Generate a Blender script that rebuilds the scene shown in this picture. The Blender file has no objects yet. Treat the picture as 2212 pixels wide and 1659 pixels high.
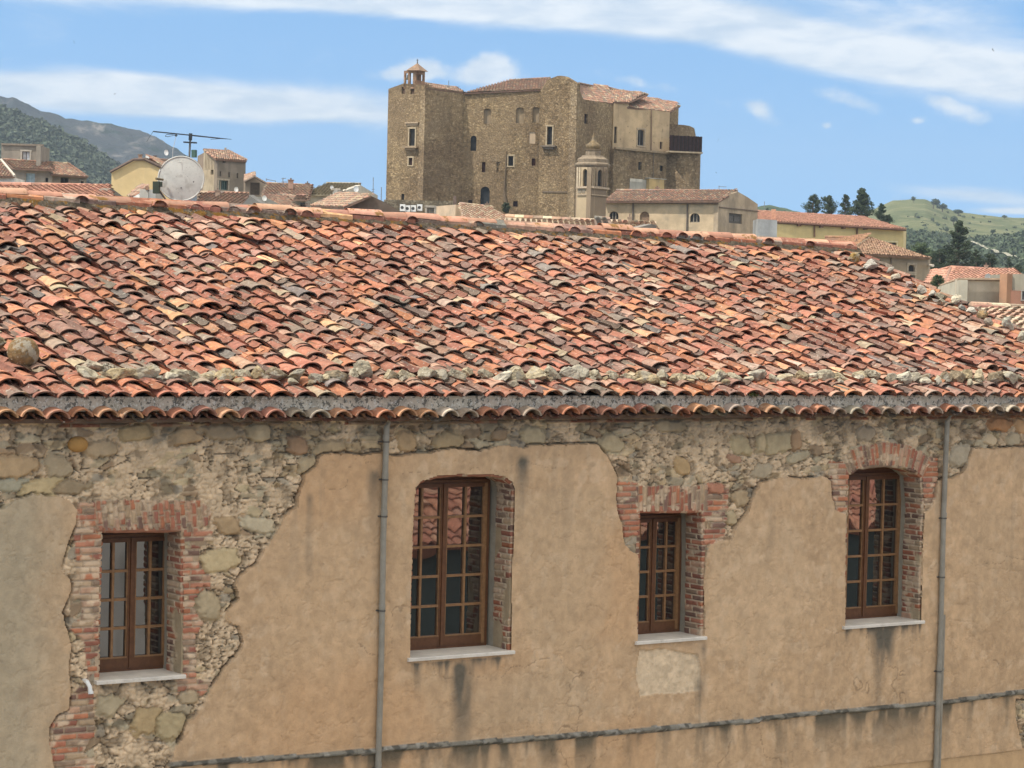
import bpy, math, random
import numpy as np
from mathutils import Vector, Matrix
from math import radians, sin, cos, tan, atan, atan2, pi, sqrt
SC = bpy.context.scene
COL = SC.collection
random.seed(7)
RNG = np.random.default_rng(11)

# ------------------------------------------------------------------ camera
F = 5397.0                       # focal length in units of a 2212 x 1659 frame
PITCH = -atan((829.5 - 645) / F)
ROLL = 0.025
CAMZ = 10.0
fwd = np.array([0, cos(PITCH), sin(PITCH)])
r0 = np.array([1.0, 0, 0]); u0 = np.cross(r0, fwd)
RGT = cos(ROLL) * r0 + sin(ROLL) * u0
UPV = -sin(ROLL) * r0 + cos(ROLL) * u0
def ray(x, y):
    return fwd + RGT * (x - 1106) / F - UPV * (y - 829.5) / F
def at(x, y, Y):
    d = ray(x, y); q = d * (Y / d[1]); return np.array([q[0], q[1], q[2] + CAMZ])
cd = bpy.data.cameras.new("camera"); cam = bpy.data.objects.new("camera", cd); COL.objects.link(cam)
cd.sensor_width = 36; cd.lens = 36 * F / 2212; cd.clip_start = 0.5; cd.clip_end = 20000
M = Matrix(((RGT[0], UPV[0], -fwd[0], 0), (RGT[1], UPV[1], -fwd[1], 0), (RGT[2], UPV[2], -fwd[2], CAMZ), (0, 0, 0, 1)))
cam.matrix_world = M
SC.camera = cam

# ------------------------------------------------------------------ light
SUN_AZ = (-0.80, -0.60); SUN_EL = radians(54)
SC.view_settings.view_transform = 'Standard'; SC.view_settings.look = 'None'
SC.view_settings.exposure = 0.90; SC.view_settings.gamma = 1
sl = bpy.data.lights.new("sun", 'SUN'); sl.energy = 2.2; sl.angle = radians(0.8); sl.color = (1.0, 0.94, 0.85)
so = bpy.data.objects.new("sun", sl); COL.objects.link(so)
sv = Vector((SUN_AZ[0] * cos(SUN_EL), SUN_AZ[1] * cos(SUN_EL), sin(SUN_EL))).normalized()
so.rotation_euler = sv.to_track_quat('Z', 'Y').to_euler(); so.location = (-30, -20, 60)

W = bpy.data.worlds.new("World"); SC.world = W; W.use_nodes = True
nt = W.node_tree; nt.nodes.clear()
class NT:
    def __init__(s, t): s.t = t
    def n(s, typ, **kw):
        o = s.t.nodes.new(typ)
        for k, v in kw.items(): setattr(o, k, v)
        return o
    def lk(s, a, b): s.t.links.new(a, b)
    def m(s, op, a, b=None, c=None, clamp=False):
        o = s.t.nodes.new('ShaderNodeMath'); o.operation = op; o.use_clamp = clamp
        for i, v in enumerate((a, b, c)):
            if v is None: continue
            if isinstance(v, (int, float)): o.inputs[i].default_value = v
            else: s.t.links.new(v, o.inputs[i])
        return o.outputs[0]
    def mix(s, f, a, b, bt='MIX'):
        o = s.t.nodes.new('ShaderNodeMix'); o.data_type = 'RGBA'; o.blend_type = bt; o.clamp_factor = True
        for sock, v in ((o.inputs[0], f), (o.inputs[6], a), (o.inputs[7], b)):
            if isinstance(v, (int, float)): sock.default_value = v
            elif isinstance(v, (tuple, list)): sock.default_value = (*v[:3], 1)
            else: s.t.links.new(v, sock)
        return o.outputs[2]
    def smooth(s, v, lo, hi):
        o = s.t.nodes.new('ShaderNodeMapRange'); o.interpolation_type = 'SMOOTHSTEP'
        o.inputs[1].default_value = lo; o.inputs[2].default_value = hi
        s.t.links.new(v, o.inputs[0]); return o.outputs[0]
    def noise(s, vec, scale, detail=4, rough=.55, dist=0, dim='3D'):
        o = s.t.nodes.new('ShaderNodeTexNoise'); o.noise_dimensions = dim
        o.inputs['Scale'].default_value = scale; o.inputs['Detail'].default_value = detail
        o.inputs['Roughness'].default_value = rough; o.inputs['Distortion'].default_value = dist
        if vec is not None: s.t.links.new(vec, o.inputs['Vector'])
        return o
w = NT(nt)
tc = w.n('ShaderNodeTexCoord'); sx = w.n('ShaderNodeSeparateXYZ'); w.lk(tc.outputs['Generated'], sx.inputs[0])
X, Y_, Z = sx.outputs
# the Nishita sky, looked up somewhat higher so that the low sky is as blue as on a clear day
cx = w.n('ShaderNodeCombineXYZ'); w.lk(X, cx.inputs[0]); w.lk(Y_, cx.inputs[1])
w.lk(w.m('ADD', w.m('MULTIPLY', Z, 1.25), 0.24), cx.inputs[2])
vn = w.n('ShaderNodeVectorMath', operation='NORMALIZE'); w.lk(cx.outputs[0], vn.inputs[0])
sky = w.n('ShaderNodeTexSky', sky_type='NISHITA'); sky.sun_disc = False
sky.sun_elevation = SUN_EL; sky.sun_rotation = atan2(SUN_AZ[0], SUN_AZ[1]); sky.air_density = 1.0; sky.dust_density = 0.6; sky.ozone_density = 1.2
w.lk(vn.outputs[0], sky.inputs['Vector'])
az = w.m('ARCTAN2', X, Y_); el = w.m('ARCSINE', Z)
# direction plane coordinates for clouds: (azimuth, elevation*3)
ac = w.n('ShaderNodeCombineXYZ'); w.lk(az, ac.inputs[0]); w.lk(w.m('MULTIPLY', el, 3.6), ac.inputs[1])
wisp = w.noise(ac.outputs[0], 9, 8, .62, .6); fine = w.noise(ac.outputs[0], 34, 7, .6, .3)
ac2 = w.n('ShaderNodeCombineXYZ'); w.lk(az, ac2.inputs[0]); w.lk(w.m('MULTIPLY', el, 1.3), ac2.inputs[1])
puff = w.noise(ac2.outputs[0], 55, 6, .55, .0)
def pae(px, py): return (px - 1106) / F, (645 + .025 * (px - 1106) - py) / F
def blob(px, py, rx, ry, slope, amp):
    a, e = pae(px, py); rx /= F; ry /= F
    dx = w.m('SUBTRACT', az, a); dy = w.m('SUBTRACT', w.m('SUBTRACT', el, e), w.m('MULTIPLY', dx, -slope))
    q = w.m('ADD', w.m('POWER', w.m('DIVIDE', dx, rx), 2.0), w.m('POWER', w.m('DIVIDE', dy, ry), 2.0))
    return w.m('MULTIPLY', w.m('EXPONENT', w.m('MULTIPLY', q, -1.0)), amp)
def tot(bl):
    t = None
    for b in bl:
        o = blob(*b); t = o if t is None else w.m('ADD', t, o)
    return t
cirrus = tot([(350, -8, 700, 34, .01, 1.15), (950, 22, 420, 30, .06, 1.2), (1350, 40, 300, 45, .12, 1.1), (1650, 85, 300, 48, .24, 1.25),
              (2000, 150, 330, 42, .16, 1.1), (1850, 30, 420, 45, .1, .62), (2200, 180, 200, 75, .1, .85), (2180, 5, 130, 16, .02, .7),
              (130, 205, 330, 42, .05, 1.25), (330, 190, 130, 14, .10, .7), (640, 225, 330, 40, .03, 1.05), (420, 245, 500, 18, .0, .6),
              (2080, 428, 190, 20, .08, .8), (2200, 462, 130, 7, .0, 1.3)])
cum = tot([(1040, 150, 62, 28, .05, 1.3), (1000, 172, 80, 22, .1, .7), (893, 155, 42, 24, .0, 1.1), (830, 165, 60, 20, .0, .6), (1620, 238, 30, 22, .5, .75), (1800, 222, 95, 22, .25, .8),
           (2035, 235, 85, 26, .35, .85), (1765, 276, 14, 9, 0, .8), (1960, 268, 20, 10, 0, .7), (1330, 175, 200, 16, .2, .45)])
a1 = w.smooth(w.m('ADD', w.m('MULTIPLY', cirrus, .85), w.m('MULTIPLY', w.m('SUBTRACT', wisp.outputs[0], .5), 1.5)), .12, .95)
a2 = w.smooth(w.m('ADD', w.m('MULTIPLY', cum, .9), w.m('MULTIPLY', w.m('SUBTRACT', puff.outputs[0], .5), 1.7)), .25, .95)
a3 = w.m('MULTIPLY', w.smooth(wisp.outputs[0], .38, .70), .55)          # thin veil elsewhere in the sky
alpha = w.m('MAXIMUM', w.m('MULTIPLY', a1, .92), w.m('MULTIPLY', a2, .9))
high = w.m('MULTIPLY', w.smooth(wisp.outputs[0], .30, .56), w.m('MULTIPLY', w.smooth(el, .16, .36), .92))    # unseen bright cloud above the frame, added to warm and lift shaded walls
tint = w.mix(w.smooth(w.m('ADD', fine.outputs[0], w.m('MULTIPLY', wisp.outputs[0], .7)), .62, 1.05), (2.7, 3.25, 3.9), (4.2, 4.4, 4.6))
skyc = w.mix(1.0, sky.outputs[0], (.62, .91, 1.01), 'MULTIPLY')
bg = w.n('ShaderNodeBackground'); wo = w.n('ShaderNodeOutputWorld')
w.lk(w.mix(high, w.mix(alpha, skyc, tint), (7.6, 6.8, 5.5)), bg.inputs[0]); bg.inputs[1].default_value = 0.13
w.lk(bg.outputs[0], wo.inputs[0])

# ------------------------------------------------------------------ numpy noise
def _h(ix, iy, seed):
    ix = ix.astype(np.int64); iy = iy.astype(np.int64)
    n = (ix * 374761393 + iy * 668265263 + seed * 974711) & 0xffffffff
    n = ((n ^ (n >> 13)) * 1274126177) & 0xffffffff
    n = n ^ (n >> 16)
    return (n & 0xffffff) / float(0xffffff)
def vnoise(x, y, seed=0):
    ix = np.floor(x); iy = np.floor(y); fx = x - ix; fy = y - iy
    fx = fx * fx * (3 - 2 * fx); fy = fy * fy * (3 - 2 * fy)
    a = _h(ix, iy, seed); b = _h(ix + 1, iy, seed); c = _h(ix, iy + 1, seed); d = _h(ix + 1, iy + 1, seed)
    return (a * (1 - fx) + b * fx) * (1 - fy) + (c * (1 - fx) + d * fx) * fy
def fbm(x, y, seed=0, o=4):
    t = 0; a = .5; s = 0
    for i in range(o):
        t = t + a * vnoise(x * 2 ** i + 17.3 * i, y * 2 ** i - 9.1 * i, seed + i); s += a; a *= .5
    return t / s - .5
def voro(x, y, seed=0, jit=.85):
    ix = np.floor(x); iy = np.floor(y)
    f1 = np.full(x.shape, 9.); f2 = np.full(x.shape, 9.); cid = np.zeros(x.shape); 
    for dx in (-1, 0, 1):
        for dy in (-1, 0, 1):
            a = ix + dx; b = iy + dy
            px = a + .5 + jit * (_h(a, b, seed) - .5); py = b + .5 + jit * (_h(a, b, seed + 51) - .5)
            d = np.maximum(np.abs(px - x), np.abs(py - y)) * .55 + np.hypot(px - x, py - y) * .45
            n1 = d < f1
            f2 = np.where(n1, f1, np.minimum(f2, d)); cid = np.where(n1, _h(a, b, seed + 99), cid); f1 = np.where(n1, d, f1)
    return f1, f2, cid
def sstep(v, lo, hi):
    t = np.clip((v - lo) / (hi - lo), 0, 1); return t * t * (3 - 2 * t)
def inside(poly, x, y):
    r = np.zeros(x.shape, bool); n = len(poly)
    for i in range(n):
        x1, y1 = poly[i]; x2, y2 = poly[(i + 1) % n]
        if y1 == y2: continue
        c = ((y1 > y) != (y2 > y)) & (x < (x2 - x1) * (y - y1) / (y2 - y1) + x1)
        r ^= c
    return r

# ------------------------------------------------------------------ mesh helpers
class MB:
    def __init__(s): s.v = []; s.f = []; s.c = []; s.n = 0
    def add(s, V, Fc, col=(1, 1, 1)):
        V = np.asarray(V, float).reshape(-1, 3); s.v.append(V)
        col = np.asarray(col, float)
        for i, f in enumerate(Fc):
            s.f.append([s.n + k for k in f]); s.c.append(col[i] if col.ndim == 2 else col)
        s.n += len(V)
    def quads(s, V, Q, cols):      # numpy block
        V = np.asarray(V, float).reshape(-1, 3); s.v.append(V)
        s.f.extend((np.asarray(Q) + s.n).tolist()); s.c.extend(list(np.asarray(cols))); s.n += len(V)
    def box(s, c, ax, ay, az_, hx, hy, hz, col=(1, 1, 1)):
        c = np.asarray(c, float); ax, ay, az_ = (np.asarray(q, float) for q in (ax, ay, az_))
        V = [c + ax * hx * i + ay * hy * j + az_ * hz * k for i in (-1, 1) for j in (-1, 1) for k in (-1, 1)]
        s.add(V, [(0, 1, 3, 2), (4, 6, 7, 5), (0, 4, 5, 1), (2, 3, 7, 6), (0, 2, 6, 4), (1, 5, 7, 3)], col)
    def tube(s, pts, rad, n=8, col=(1, 1, 1), cap=True):
        pts = [np.asarray(p, float) for p in pts]; rad = rad if isinstance(rad, (list, tuple)) else [rad] * len(pts)
        V = []
        for i, p in enumerate(pts):
            d = pts[min(i + 1, len(pts) - 1)] - pts[max(i - 1, 0)]; d = d / (np.linalg.norm(d) + 1e-9)
            a = np.cross(d, [0, 0, 1.]) if abs(d[2]) < .9 else np.cross(d, [1., 0, 0]); a /= np.linalg.norm(a); b = np.cross(d, a)
            for k in range(n): V.append(p + rad[i] * (a * cos(2 * pi * k / n) + b * sin(2 * pi * k / n)))
        Fc = [(i * n + k, i * n + (k + 1) % n, (i + 1) * n + (k + 1) % n, (i + 1) * n + k) for i in range(len(pts) - 1) for k in range(n)]
        if cap: Fc += [tuple(range(n)), tuple(range((len(pts) - 1) * n, len(pts) * n))]
        s.add(V, Fc, col)
    def build(s, name, mat, parent=None, smooth=False):
        me = bpy.data.meshes.new(name)
        V = np.concatenate(s.v) if s.v else np.zeros((0, 3))
        me.from_pydata(V.tolist(), [], s.f)
        at_ = me.attributes.new('Col', 'FLOAT_COLOR', 'CORNER')
        lens = np.array([len(f) for f in s.f]); C = np.array(s.c)[:, :3]
        C = np.repeat(C, lens, axis=0); C = np.concatenate([C, np.ones((len(C), 1))], 1)
        at_.data.foreach_set('color', C.astype(np.float32).ravel())
        if smooth: me.polygons.foreach_set('use_smooth', np.ones(len(s.f), bool))
        me.materials.append(mat); me.update()
        o = bpy.data.objects.new(name, me); COL.objects.link(o)
        if parent is not None: o.parent = parent; o.matrix_parent_inverse = Matrix.Translation(-parent.matrix_world.translation) if parent.type == 'EMPTY' else Matrix()
        return o
def tag(o, label=None, cat=None, group=None, kind=None):
    if label: o['label'] = label
    if cat: o['category'] = cat
    if group: o['group'] = group
    if kind: o['kind'] = kind
    return o
def thing(name, label, cat, loc=(0, 0, 0), group=None):
    o = bpy.data.objects.new(name, None); COL.objects.link(o); o.location = [float(q) for q in loc]; o.empty_display_size = .3
    o.matrix_world = Matrix.Translation(o.location)
    return tag(o, label, cat, group)
def sub(o, parent):                # a sub-part under a mesh part (meshes carry world coordinates)
    o.parent = parent; o.matrix_parent_inverse = parent.matrix_world.inverted() if False else Matrix()
    if parent.parent is not None: pass
    return o

# ------------------------------------------------------------------ materials
def mat(name, base=(1, 1, 1), use_attr=True, rough=.85, n1=(6, .25), n2=None, bump=(30, .3, .01), spots=None, spec=.3, tint2=None, metal=0, streak=None):
    m = bpy.data.materials.new(name); m.use_nodes = True; t = NT(m.node_tree); b = m.node_tree.nodes['Principled BSDF']
    g = t.n('ShaderNodeNewGeometry').outputs['Position']
    if use_attr:
        at_ = t.n('ShaderNodeAttribute', attribute_name='Col'); c = t.mix(1.0, at_.outputs['Color'], base, 'MULTIPLY')
    else:
        rgb = t.n('ShaderNodeRGB'); rgb.outputs[0].default_value = (*base, 1); c = rgb.outputs[0]
    no = t.noise(g, n1[0], 5, .6)
    lo = tuple(1 - n1[1] for _ in range(3)); hi = tuple(1 + n1[1] for _ in range(3))
    c = t.mix(1.0, c, t.mix(t.smooth(no.outputs[0], .28, .72), lo, hi), 'MULTIPLY')
    if n2:                          # large patches of a second tone (scale, lo, hi, colour)
        q = t.noise(g, n2[0], 6, .6, .4); c = t.mix(t.m('MULTIPLY', t.smooth(q.outputs[0], n2[1], n2[2]), n2[4] if len(n2) > 4 else 1.0), c, n2[3])
    if streak:                      # vertical weather streaks (scale, colour, amount)
        mp = t.n('ShaderNodeMapping'); mp.inputs['Scale'].default_value = (1, 1, .12); t.lk(g, mp.inputs[0])
        q = t.noise(mp.outputs[0], streak[0], 4, .6); c = t.mix(t.m('MULTIPLY', t.smooth(q.outputs[0], .5, .75), streak[2]), c, streak[1])
    if spots:                       # lichen and dirt with a shape of its own
        for (sc, lo_, hi_, col, amt) in spots:
            q = t.noise(g, sc, 4, .65); c = t.mix(t.m('MULTIPLY', t.smooth(q.outputs[0], lo_, hi_), amt), c, col)
    t.lk(c, b.inputs['Base Color']); b.inputs['Roughness'].default_value = rough
    b.inputs['Specular IOR Level'].default_value = spec; b.inputs['Metallic'].default_value = metal
    if bump:
        q = t.noise(g, bump[0], 5, .6); bn = t.n('ShaderNodeBump'); bn.inputs['Strength'].default_value = bump[1]; bn.inputs['Distance'].default_value = bump[2]
        t.lk(q.outputs[0], bn.inputs['Height']); t.lk(bn.outputs[0], b.inputs['Normal'])
    return m
def stone_mat(name, c1, c2, c3, scale, patch=None, bump=.06):
    """rubble masonry seen from far: warped cells with their own tone, joints, weather patches"""
    m = bpy.data.materials.new(name); m.use_nodes = True; t = NT(m.node_tree); b = m.node_tree.nodes['Principled BSDF']
    g = t.n('ShaderNodeNewGeometry').outputs['Position']
    mp = t.n('ShaderNodeMapping'); mp.inputs['Scale'].default_value = (1, 1, 1.7); t.lk(g, mp.inputs[0])
    wn = t.noise(mp.outputs[0], scale * .8, 3, .5)
    ad = t.n('ShaderNodeMixRGB', blend_type='ADD'); ad.inputs[0].default_value = .35; t.lk(mp.outputs[0], ad.inputs[1]); t.lk(wn.outputs['Color'], ad.inputs[2])
    vo = t.n('ShaderNodeTexVoronoi'); vo.inputs['Scale'].default_value = scale; t.lk(ad.outputs[0], vo.inputs['Vector'])
    ve = t.n('ShaderNodeTexVoronoi', feature='DISTANCE_TO_EDGE'); ve.inputs['Scale'].default_value = scale; t.lk(ad.outputs[0], ve.inputs['Vector'])
    bw = t.n('ShaderNodeSeparateColor'); t.lk(vo.outputs['Color'], bw.inputs[0])
    c = t.mix(bw.outputs[0], c1, c2)
    c = t.mix(t.m('MULTIPLY', t.smooth(bw.outputs[1], .75, .95), .8), c, c3)
    ns = t.noise(g, 2.2, 6, .65); c = t.mix(1.0, c, t.mix(t.smooth(ns.outputs[0], .3, .7), (.72, .72, .72), (1.25, 1.25, 1.25)), 'MULTIPLY')
    nl = t.noise(g, .13, 5, .6, .6); c = t.mix(1.0, c, t.mix(t.smooth(nl.outputs[0], .35, .65), (.74, .70, .68), (1.16, 1.14, 1.08)), 'MULTIPLY')
    mq = t.n('ShaderNodeMapping'); mq.inputs['Scale'].default_value = (1, 1, .1); t.lk(g, mq.inputs[0]); nv = t.noise(mq.outputs[0], .9, 4, .6); c = t.mix(t.m('MULTIPLY', t.smooth(nv.outputs[0], .54, .72), .4), c, tuple(q * .45 for q in c1))
    c = t.mix(t.m('MULTIPLY', t.smooth(t.m('MULTIPLY', ve.outputs[0], -1.0), -.09, -.01), .35), c, tuple(q * .6 for q in c1))
    if patch:
        q = t.noise(g, patch[0], 6, .62, .5); c = t.mix(t.m('MULTIPLY', t.smooth(q.outputs[0], patch[1], patch[2]), patch[4]), c, patch[3])
    t.lk(c, b.inputs['Base Color']); b.inputs['Roughness'].default_value = .95; b.inputs['Specular IOR Level'].default_value = .1
    bn = t.n('ShaderNodeBump'); bn.inputs['Strength'].default_value = .9; bn.inputs['Distance'].default_value = bump
    t.lk(t.m('ADD', t.m('MULTIPLY', t.smooth(ve.outputs[0], 0, .14), 1.0), t.m('MULTIPLY', ns.outputs[0], .9)), bn.inputs['Height']); t.lk(bn.outputs[0], b.inputs['Normal'])
    return m
def shader_flat(name, col, rough=.6, metal=0, spec=.4): return mat(name, col, False, rough, (9, .12), None, None, None, spec, None, metal)
MT_TILE = mat('terracotta_tiles', n1=(13, .26), n2=(5.0, .55, .70, (.24, .19, .15), .45), bump=(45, .6, .008),
              spots=[(27, .60, .66, (.50, .46, .38), .6), (60, .62, .68, (.52, .48, .40), .5), (16, .60, .70, (.15, .115, .085), .5), (9, .64, .74, (.40, .22, .06), .4)])
MT_TILE_FAR = mat('distant_roof_tiles', n1=(2.5, .22), n2=(.7, .52, .7, (.23, .17, .12), .5), bump=None, spots=[(7, .62, .72, (.42, .36, .27), .4)])
MT_RIDGE = mat('ridge_tiles', n1=(8, .15), bump=(50, .4, .006), spots=[(5, .58, .66, (.20, .11, .02), .85), (13, .62, .7, (.10, .07, .04), .8)])
MT_MORTAR = mat('ridge_mortar', (.085, .068, .048), False, .95, (16, .5), None, (25, 1, .03), [(9, .52, .60, (.17, .085, .012), .9), (30, .60, .66, (.30, .26, .2), .6)])
MT_WALL = mat('facade', n1=(9, .10), n2=None, bump=(50, .7, .008), spec=.1, rough=.95, spots=[(40, .64, .74, (.24, .18, .12), .25)])
MT_ROCK = mat('weathering_stone', n1=(16, .42), n2=(6, .56, .66, (.16, .13, .09), .7), bump=(26, .9, .022), spots=[(5, .52, .58, (.34, .31, .25), .7), (30, .6, .68, (.62, .58, .46), .5), (15, .64, .7, (.12, .11, .085), .6)])
MT_GUTTER = mat('lichened_gutter', (.50, .45, .37), False, .95, (8, .2), None, (60, .6, .005), [(20, .52, .56, (.10, .10, .09), .85), (38, .56, .60, (.68, .67, .62), .8), (3, .58, .7, (.30, .26, .17), .4)])
MT_PIPE = mat('drainpipe_zinc', (.27, .25, .21), False, .55, (7, .14), None, None, [(6, .60, .72, (.30, .24, .16), .6)], .3, None, 0)
MT_WOOD = mat('window_wood', n1=(20, .18), bump=(60, .3, .003), rough=.5, spec=.35)
MT_MARBLE = mat('sill_marble', (.66, .62, .56), False, .6, (5, .12), (8, .6, .75, (.42, .38, .32), .5), (60, .3, .003))
MT_WHITE = mat('white_plastic', (.75, .75, .73), False, .4, (6, .06), None, None)
def glass_mat():
    m = bpy.data.materials.new('window_glass'); m.use_nodes = True; t = NT(m.node_tree); b = m.node_tree.nodes['Principled BSDF']
    b.inputs['Base Color'].default_value = (.012, .013, .014, 1); b.inputs['Roughness'].default_value = .015; b.inputs['IOR'].default_value = 2.6
    g = t.n('ShaderNodeNewGeometry').outputs['Position']; q = t.noise(g, 1.8, 1, .5); bn = t.n('ShaderNodeBump'); bn.inputs['Strength'].default_value = .12; bn.inputs['Distance'].default_value = .02
    t.lk(q.outputs[0], bn.inputs['Height']); t.lk(bn.outputs[0], b.inputs['Normal']); return m
MT_GLASS = glass_mat()
MT_DARK = mat('dark_opening', (.018, .017, .016), False, .5, (3, .2), None, None)

# ------------------------------------------------------------------ roof tiles
PAL_NEAR = [((.355, .142, .092), 26), ((.30, .130, .090), 22), ((.41, .168, .09), 14), ((.47, .205, .105), 8), ((.265, .155, .12), 16), ((.195, .142, .115), 11), ((.42, .255, .18), 13),
            ((.58, .33, .18), 4), ((.42, .345, .23), 3), ((.235, .20, .155), 5), ((.18, .17, .155), 2), ((.40, .30, .235), 3)]
PAL_FAR = [((.36, .20, .14), 5), ((.30, .19, .14), 5), ((.42, .25, .17), 3), ((.26, .20, .15), 4), ((.45, .36, .25), 2), ((.22, .18, .15), 2)]
PAL_PINK = [((.50, .26, .18), 6), ((.46, .24, .17), 5), ((.56, .31, .22), 4), ((.42, .22, .16), 2)]
PAL_CREAM = [((.48, .30, .21), 4), ((.58, .48, .34), 4), ((.40, .22, .15), 3), ((.34, .25, .18), 2)]
PAL_TAN = [((.34, .29, .19), 5), ((.40, .34, .23), 4), ((.26, .22, .15), 3)]
def pick(pal, n):
    c = np.array([p[0] for p in pal]); wt = np.array([p[1] for p in pal], float); k = RNG.choice(len(pal), n, p=wt / wt.sum())
    return c[k] * RNG.uniform(.84, 1.16, (n, 1)) * RNG.uniform(.96, 1.04, (n, 3))
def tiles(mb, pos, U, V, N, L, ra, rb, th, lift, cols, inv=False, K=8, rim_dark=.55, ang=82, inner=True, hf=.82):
    """half-round tiles: pos = middle of the lower end, V = uphill, ra = lower radius, rb = upper radius"""
    n = len(pos); A = np.radians(np.linspace(-ang, ang, K + 1)); sg = -1 if inv else 1
    def ring(e, dr):
        r = (ra if e == 0 else rb) - dr
        r = np.broadcast_to(np.asarray(r, float), (n,))
        x = r[:, None] * np.sin(A); h = sg * r[:, None] * np.cos(A) * hf + (lift[:, None] if e == 0 else 0)
        return pos[:, None, :] + U[:, None, :] * x[..., None] + N[:, None, :] * h[..., None] + V[:, None, :] * (e * L)[:, None, None]
    o0, o1, i0, i1 = ring(0, 0), ring(1, 0), ring(0, th), ring(1, th)
    blocks = [o0, o1, o0, i0] + ([i0, i1] if inner else [])
    P = np.concatenate(blocks, axis=1); m = P.shape[1]; q = []; rim = []
    for bi in range(0, len(blocks), 2):
        for k in range(K):
            a = bi * (K + 1) + k; b = (bi + 1) * (K + 1) + k; q.append((a, a + 1, b + 1, b)); rim.append(rim_dark if bi == 2 else (.75 if bi == 4 else 1))  # lower rims coloured darker, for both shadow and lichen
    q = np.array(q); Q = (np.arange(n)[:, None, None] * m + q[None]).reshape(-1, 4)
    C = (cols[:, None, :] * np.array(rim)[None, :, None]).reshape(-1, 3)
    mb.quads(P.reshape(-1, 3), Q, C)
def unit(v): v = np.asarray(v, float); return v / np.linalg.norm(v)
def roof_patch(mb, eL, eR, rR, rL, pal, sp=.3, ex=.36, K=4, slab=.12, over=.0):
    eL, eR, rR, rL = (np.asarray(q, float) for q in (eL, eR, rR, rL))
    U = unit(eR - eL); N = unit(np.cross(U, (rR + rL) / 2 - (eL + eR) / 2));
    if N[2] < 0: N = -N
    V = np.cross(N, U)
    if V[2] < 0: V = -V
    P2 = [((q - eL) @ U, (q - eL) @ V) for q in (eL, eR, rR, rL)]
    xs = [p[0] for p in P2]; ys = [p[1] for p in P2]
    gx, gy = np.meshgrid(np.arange(min(xs), max(xs), sp) + sp / 2, np.arange(min(ys), max(ys), ex))
    gx = gx.ravel(); gy = gy.ravel() + RNG.uniform(-.06, .06, gx.size); ok = inside(P2, gx, np.clip(gy + .02, min(ys) + .01, max(ys) - .01)); gx = gx[ok]; gy = gy[ok]; n = len(gx)
    if n:
        pos = eL + U * gx[:, None] + V * gy[:, None] + N * .03
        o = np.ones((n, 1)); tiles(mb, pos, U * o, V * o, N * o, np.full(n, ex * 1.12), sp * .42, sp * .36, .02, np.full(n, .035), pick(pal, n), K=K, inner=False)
    if np.linalg.norm(rR - rL) > .6:      # capping tiles along the top edge
        m_ = max(2, int(np.linalg.norm(rR - rL) / .45))
        for i in range(m_): mb.tube([rL + (rR - rL) * i / m_ + N * .05, rL + (rR - rL) * (i + .97) / m_ + N * .07], [.13, .115], 7, pick(pal, 1)[0])
    base = [eL, eR, rR, rL]; D = N * slab
    V_ = [q + N * .02 for q in base] + [q - D for q in base]; c = np.array(pal[1][0]) * .7
    mb.add(V_, [(0, 1, 2, 3), (7, 6, 5, 4), (0, 4, 5, 1), (1, 5, 6, 2), (2, 6, 7, 3), (3, 7, 4, 0)], c)

# ================================================================== the stuccoed house in front
ALPHA = radians(34.9); D0 = 26.0
FU = np.array([cos(ALPHA), sin(ALPHA), 0]); FN = np.array([-sin(ALPHA), cos(ALPHA), 0]); FP = np.array([0, D0, CAMZ]); ZZ = np.array([0, 0, 1.0])
CAMP = np.array([0, 0, CAMZ])
def fac(x, y, off=0.0):
    d = ray(x, y); t = (FP + FN * off - CAMP).dot(FN) / d.dot(FN); q = d * t; return ((q - (FP - CAMP)).dot(FU), q[2])
def fw(s, z, off=0.0):
    s = np.asarray(s, float)[..., None]; z = np.asarray(z, float)[..., None]; off = np.asarray(off, float)[..., None]
    return FP + FU * s + FN * off + ZZ * z
def c7(x, y): return (x * .4773, 867 + y * .4773)
def c8(x, y): return (796.3 + x * .4773, 867 + y * .4773)
def c9(x, y): return (1504.2 + x * .4772, 867 + y * .4772)
def fz(cv, pts): return [fac(*cv(*p)) for p in pts]
house = thing('stucco_house', 'long tan stucco house with patched masonry and four brown windows, filling the foreground', 'house', fw(0., -10., 0.))

# window openings on the facade plane (s, z)
OPEN = [
    fz(c7, [(452, 585), (820, 583)]) + [(-3.80, -2.9), (-3.79, -3.40), (-3.79, -3.69)] + fz(c7, [(436, 1250)]),
    fz(c8, [(176, 1140), (181, 900), (187, 700), (194, 500), (203, 395), (228, 362), (300, 338), (400, 330), (550, 331), (605, 342), (640, 368), (650, 405), (646, 500), (636, 800), (630, 1135)]),
    fz(c8, [(1206, 1068), (1211, 900), (1214, 700), (1219, 498), (1506, 496), (1508, 700), (1501, 1062)]),
    fz(c9, [(664, 995), (668, 800), (675, 540), (679, 335), (720, 306), (780, 294), (840, 290), (940, 298), (985, 315), (1012, 342), (1020, 480), (1008, 700), (1003, 982)]),
]
SILLZ = -3.67
OPEN = [[(s, min(z, -1.6)) if z > -3.5 else (s, SILLZ - .01) for s, z in o] for o in OPEN]
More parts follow.
